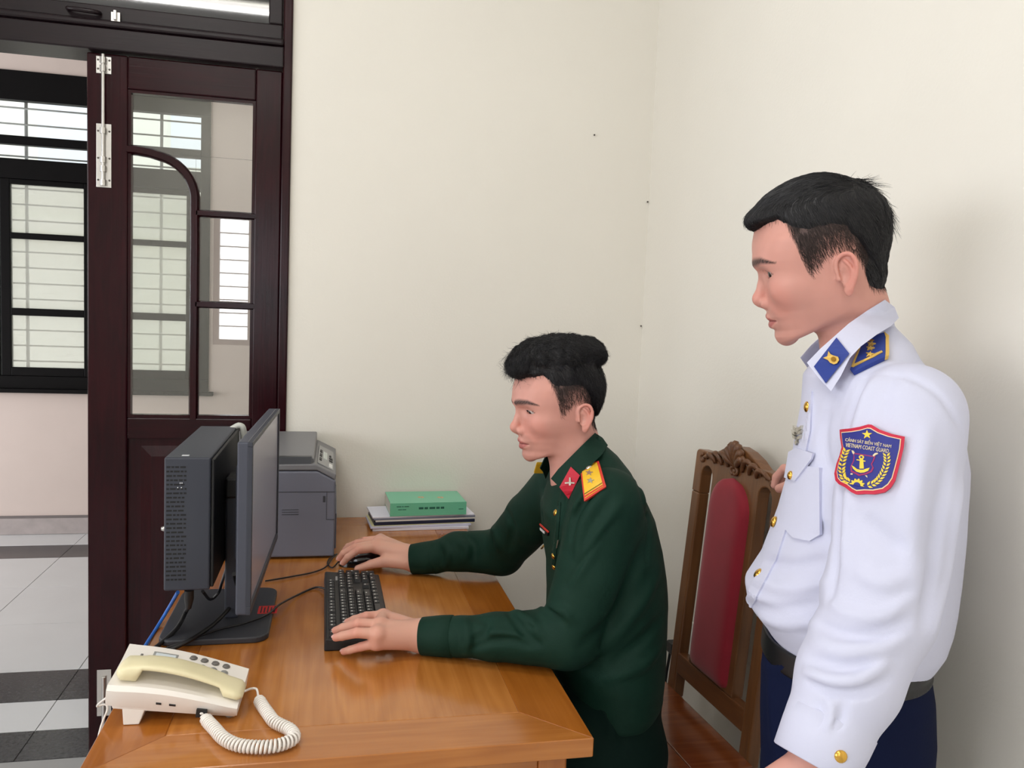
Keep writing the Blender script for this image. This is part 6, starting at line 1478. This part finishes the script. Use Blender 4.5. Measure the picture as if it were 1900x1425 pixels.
    # near (left) hand on the keyboard
    Z3 = lambda x, y, z: atZ(x, y, z)
    W = Z3(788, 1180, DT+0.033); mcp = [Z3(711, 1143, 0.832), Z3(705, 1160, 0.838), Z3(700, 1176, 0.833), Z3(698, 1193, 0.815)]
    fg = [[(mcp[0], 0.0108), (Z3(680, 1144, 0.836), 0.0092), (Z3(657, 1150, 0.824), 0.0082), (Z3(646, 1154, 0.8165), 0.0070)],
          [(mcp[1], 0.0112), (Z3(664, 1157, 0.843), 0.0095), (Z3(636, 1165, 0.827), 0.0084), (Z3(623, 1170, 0.8165), 0.0072)],
          [(mcp[2], 0.0108), (Z3(662, 1174, 0.836), 0.0092), (Z3(635, 1180, 0.823), 0.0082), (Z3(623, 1183, 0.8165), 0.0071)],
          [(mcp[3], 0.0098), (Z3(670, 1200, 0.806), 0.0080), (Z3(649, 1206, 0.796), 0.0072), (Z3(638, 1209, 0.789), 0.0064)]]
    th = [(W+V(-0.02, 0.012, -0.006), 0.016), (Z3(735, 1158, 0.806), 0.0135), (Z3(706, 1150, 0.806), 0.010), (Z3(688, 1150, 0.816), 0.0085)]
    hn = hand_sdf(W, 0.040, mcp, fg, th)
    arm = lambda p: smin(hn(p), chain(p, [(el-V(0, 0, 0.006), 0.034), (W, 0.0245)], 0), 0.018)
    lo1 = np.minimum.reduce([W, el]+[g[-1][0] for g in fg])-0.05; hi1 = np.maximum.reduce([W, el]+[g[-1][0] for g in fg]+mcp)+0.05
    v2, q2 = nets(arm, lo1, hi1, 0.0019)
    # far (right) hand on the mouse
    W2 = Z3(770, 1037, DT+0.036); m2 = [Z3(696, 1016, 0.838), Z3(700, 1009, 0.843), Z3(702, 1004, 0.838), Z3(706, 1000, 0.826)]
    g2 = [[(m2[0], 0.0108), (Z3(663, 1021, 0.842), 0.0094), (Z3(645, 1034, 0.826), 0.0084), (Z3(637, 1044, 0.811), 0.0074)],
          [(m2[1], 0.0112), (Z3(658, 1016, 0.845), 0.0095), (Z3(638, 1026, 0.830), 0.0084), (Z3(630, 1036, 0.814), 0.0074)],
          [(m2[2], 0.0105), (Z3(662, 1008, 0.838), 0.0090), (Z3(646, 1014, 0.820), 0.0080), (Z3(640, 1020, 0.805), 0.0070)],
          [(m2[3], 0.0095), (Z3(676, 1002, 0.822), 0.0080), (Z3(662, 1006, 0.806), 0.0072), (Z3(656, 1010, 0.795), 0.0064)]]
    t2 = [(W2+V(-0.025, -0.012, -0.004), 0.017), (Z3(716, 1041, 0.812), 0.0145), (Z3(688, 1047, 0.803), 0.0105), (Z3(664, 1055, 0.796), 0.0085)]
    hn2 = hand_sdf(W2, 0.042, m2, g2, t2)
    arm2 = lambda p: smin(hn2(p), chain(p, [(fe, 0.034), (W2, 0.0255)], 0), 0.018)
    lo2 = np.minimum.reduce([W2, fe]+[g[-1][0] for g in g2])-0.05; hi2 = np.maximum.reduce([W2, fe]+[g[-1][0] for g in g2]+m2)+0.05
    v3, q3 = nets(arm2, lo2, hi2, 0.0021)
    core = lambda p: smin(torso(p)+0.024, smin(chain(p, [(sh, 0.04), (el, 0.034)], 0), chain(p, [(fs_, 0.04), (fe, 0.034)], 0), 0.02), 0.03)
    v4, q4 = nets(core, lo, hi, 0.008)
    V_, Q_ = join([(v1, q1), (v2, q2), (v3, q3), (v4, q4)])
    cols = np.tile(SKIN, (len(V_), 1)); cols[:len(v1)] = hd.colors(v1)
    n2 = len(v1); hv_ = V_[n2:n2+len(v2)+len(v3)]
    kn = np.zeros(len(hv_))
    for c in [g[i][0] for g in fg+g2 for i in (0, 1, 3)]: kn = np.maximum(kn, np.exp(-(((hv_-c)**2).sum(1))/0.013**2))
    pink = np.array(lin((214, 138, 122))); cols[n2:n2+len(hv_)] = (np.array(lin((214, 162, 142)))*(1-0.6*kn[:, None])+pink*0.6*kn[:, None])*(1+0.04*vnoise(hv_, 140, 71))[:, None]
    smooth_obj('body', V_, Q_, m_skin, P, cols)
    nails(fg, P, (0, -0.25, 1), m_nail); nails(g2[:2], P, (-0.6, -0.2, 1), m_nail)
    for sg in (1, -1): eyeball(hd, P, sg, (1, 0.15, -0.5))
    # ---- hair: long wavy top, cropped sides
    def hair_mm(q):
        x, z = q[:, 0], q[:, 2]; ay = np.abs(q[:, 1]); hb = hd.hair_depth(q)
        o = ell(q, (27, 0, 47), (83.5, 73, 80)); side = 1-0.60*np.clip(ay/72, 0, 1)**2
        T = (13+5*np.exp(-((x+60)/30)**2-((z-60)/50)**2))*side
        t = emerge(q); o = o-T*t+5.5*(1-t)
        m = ell(q, (24, 0, 112), (88, 70, 44)); m = smax(m, np.interp(x, [-80, -40, 0, 50, 80, 120], [92, 90, 84, 80, 78, 74])-z, 7)
        m = smin(m, ell(q, (92, 0, 100), (28, 50, 22)), 10); m = smin(m, ell(q, (-46, 6, 112), (30, 50, 28)), 10)
        o = smin(o, m, 7); nape = ell(q, (-22, 0, -2), (22, 46, 44)); o = smin(o, smax(nape, -26-z, 5), 8)
        wav = np.clip((z-84)/20, 0, 1)
        return o+(1.4+4.0*wav)*vnoise(q*[0.7, 1, 1], 0.17, 51)+(0.8+1.8*wav)*vnoise(q*[0.8, 1, 1], 0.42, 52)+0.8*vnoise(q, 0.9, 53)
    def flow(q):
        w = np.clip((q[:, 2]-88)/16, 0, 1)[:, None]; s_ = np.sin(q[:, 0]/13+q[:, 1]/17)[:, None]
        k_ = np.clip((q[:, 0]-20)/70, 0, 1)[:, None]; fwd = k_*V(0.75, 0.55, -0.25)+(1-k_)*V(-0.75, 0.35, 0.1)+V(0, 0.35, -0.2)
        return w*(fwd+V(0.15, 0.4, 0.5)*s_)+(1-w)*V(-0.3, 0, -1.0)
    make_hair(hd, headneck, v1, P, hair_mm, flow, 'wavy black hair swept up on top with cropped sides', 4200, 0.036, 0.0035, 0.30,
              [(lambda q: (q[:, 0] > 88) & (q[:, 2] > 78), 340, (0.8, 0.3, -0.45), 0.042, 0.014, 0.6), (lambda q: (q[:, 0] < -55) & (q[:, 2] > 88), 160, (-0.7, 0.3, -0.4), 0.026, 0.008, 0.5), (lambda q: (q[:, 2] > 138) & (q[:, 0] > 20), 170, (0.6, 0.1, 0.2), 0.030, 0.009, 0.7), (lambda q: q[:, 2] > 96, 900, (-0.5, 0.5, 0.0), 0.032, 0.005, 0.7)])
    # ---- trousers: seat, thighs under the desk, shins and shoes
    m_tr = mat('dark_green_trousers', (10, 30, 25), 0.8, spec=0.12, bump=0.06, bscale=350)
    hz = 0.50; pel = ctr+f*(zfl(zb)-0.012)
    def legs(p):
        d = loftz(local(p, C0, f, l), [0.49, 0.53, 0.60, 0.66, 0.72], [(zfl(zb)+0.012, 0.098, 0.160), (zfl(zb)+0.014, 0.106, 0.168), (zfl(zb)+0.014, 0.106, 0.168), (zfl(zb)+0.006, 0.102, 0.168), (zfl(zb), 0.104, 0.166)], 0.715, hz+0.002, 0.02, 2.3)
        for s_ in (1, -1):
            hp = pel+l*0.092*s_; kn_ = hp+f*0.42+l*0.02*s_; an = kn_+f*0.02
            d = smin(d, chain(p, [(hp+V(0, 0, hz+0.088), 0.086), (hp+f*0.2+V(0, 0, hz+0.082), 0.080), (kn_+V(0, 0, hz+0.055), 0.066)], 0.01), 0.03)
            d = smin(d, chain(p, [(kn_+V(0, 0, hz+0.05), 0.064), (an+V(0, 0, 0.09), 0.055)], 0), 0.02)
        seat = (np.abs((p-ctr.astype(p.dtype)) @ f.astype(p.dtype)) < 0.24)
        return smax(smax(d, 0.03-p[:, 2], 0.004), np.where(seat, hz+0.0015-p[:, 2], -9.0), 0.006)
    Lt = [(px_polyline(legs, a), w, h) for a, w, h in (([(1062, 1262), (1100, 1290), (1130, 1330), (1140, 1380)], 0.010, 0.007), ([(1080, 1258), (1124, 1290), (1150, 1340), (1154, 1390)], 0.009, -0.007), ([(1120, 1290), (1160, 1310), (1195, 1330)], 0.009, 0.006), ([(1130, 1330), (1160, 1345), (1190, 1350)], 0.008, -0.006))]
    FT = fold_field(Lt); legs2 = lambda p: legs(p)-FT(p)+0.0015*vnoise(p, 32, 81)
    a0 = np.minimum.reduce([pel-0.26, pel+f*0.52-l*0.22, pel+f*0.52+l*0.22]); a1 = np.maximum.reduce([pel+0.26, pel+f*0.52-l*0.22, pel+f*0.52+l*0.22]); a0[2] = 0.0; a1[2] = 0.74
    tv, tq = nets(legs2, a0-[0.06, 0.06, 0], a1+[0.06, 0.06, 0], 0.0055, coarse=legs)
    to = smooth_obj('trousers', tv, tq, m_tr, P); tag(to, 'dark green trousers')
    for s_ in (1, -1):
        hp = pel+l*0.112*s_+f*0.44
        def shoe(p):
            d = rc(p, hp+V(0, 0, 0.045)-f*0.03, hp+V(0, 0, 0.034)+f*0.155, 0.042, 0.034); d = smin(d, rc(p, hp+V(0, 0, 0.04), hp+V(0, 0, 0.09), 0.042, 0.045), 0.02); return smax(d, 0.001-p[:, 2], 0.004)
        sv_, sq_ = nets(shoe, hp-V(0.26, 0.26, 0.0), hp+V(0.26, 0.26, 0.15), 0.006)
        smooth_obj('shoe', sv_, sq_, MATS['black_leather'], P)
    # ---- collar leaves, insignia, buttons, name plate
    cp = [(1104, 803, 1.575), (1080, 826, 1.545), (1056, 850, 1.530), (1036, 870, 1.525), (1022, 888, 1.535), (1040, 906, 1.510), (1053, 928, 1.495), (1064, 902, 1.495), (1078, 884, 1.498), (1098, 862, 1.505), (1118, 842, 1.528), (1128, 826, 1.565), (1118, 812, 1.580)]
    nc = ctr+f*zfl(1.12)
    cover = lambda p: np.minimum(shirt(p), neck(p))
    _, dep1 = sheet_collar('collar', cp, m_gr, P, surf=cover); sheet_collar('collar', cp, m_gr, P, surf=cover, mirror=(np.array([nc[0], nc[1], 0]), l))
    m_red = mat('crimson_tab', (186, 22, 48), 0.6); m_yel = mat('gold_yellow_board', (232, 184, 40), 0.5); m_rim = mat('red_rim', (206, 52, 36), 0.6); m_sil = mat('silver_badge', (206, 202, 190), 0.3, metal=0.9)
    tb = on_sheet('collar_tab', [[(1038, 904), (1059, 866), (1076, 882), (1055, 926)]], dep1, 0.0030, m_red, P, 0.002)
    on_sheet('tab_emblem', [[(1048, 895), (1056, 894), (1066, 895), (1066, 897.5), (1056, 897), (1048, 897.5)], [(1056, 886), (1058.5, 886), (1059.5, 896), (1058, 905), (1056, 905), (1055.5, 896)]], dep1, 0.0046, m_sil, tb, 0.0014)
    eo = drape('shoulder_board', [[(1081, 876), (1090, 866), (1112, 860), (1125, 906), (1088, 931)]], base, 0.0070, m_rim, P, 0.006)
    drape('board_field', [[(1084, 877), (1092, 868), (1109, 863), (1120, 906), (1090, 926)]], base, 0.0078, m_yel, eo, 0.004)
    drape('board_stripe', [[(1089, 922), (1119, 903.5), (1119.5, 905.5), (1090, 924.5)]], base, 0.0083, m_rim, eo, 0.002)
    drape('board_stripe', [[(1088.5, 918.5), (1118, 900), (1118.5, 901.2), (1089, 920)]], base, 0.0083, mat('brown_stripe', (120, 88, 20), 0.6), eo, 0.002)
    for (x, y) in ((1097, 884), (1099, 897)): drape('board_star', [star(x, y, 6.5, 0.1, 0.8)], base, 0.0090, m_sil, eo, 0.003)
    button('board_button', lambda p: base(p)-0.0065, 1093, 869, 0.006, m_sil, eo, 0.005)
    # far shoulder board
    fb_ = fs_+V(0, 0, 0.066)
    fo_ = MB(); c_ = atD(1005, 868, 1.70); fo_.obox(c_, f*0.014, -l*0.012+V(0, 0, -0.012), V(0, 0, 0.003)+l*0.001)
    o = fo_.build('shoulder_board', m_yel, P, bevel=0.002)
    for (x, y, rr) in ((1031, 951, 0.0065), (1027, 1032, 0.006), (1028, 1052, 0.006), (1009, 1113, 0.007)): button('button', shirt, x, y, rr, m_gold, P)
    button('button', shirt, 1006, 1015, 0.006, m_gold, P)
    pk_ = drape('name_plate', [[(1003, 974), (1020, 988), (1019, 994), (1004, 981)]], shirt, 0.004, mat('black_plate', (18, 18, 20), 0.3), P, 0.003)
    drape('name_plate_text', [[(1006, 979), (1014, 986), (1014, 990), (1006, 983)]], shirt, 0.0048, mat('plate_white', (220, 220, 220), 0.5), pk_, 0.001)
    drape('name_plate_edge', [[(999, 966), (1021, 986), (1020, 988), (999, 969)]], shirt, 0.004, m_rim, pk_, 0.002)
    drape('pen_clip', [[(1037, 1001), (1040, 1001), (1036, 1016), (1034, 1016)]], shirt, 0.004, m_sil, P, 0.002)
    drape('placket', [[(1034, 930), (1041, 932), (1036, 1000), (1030, 1050), (1022, 1050), (1027, 1000)]], shirt, 0.0016, m_gr, P, 0.002)
seated_man()
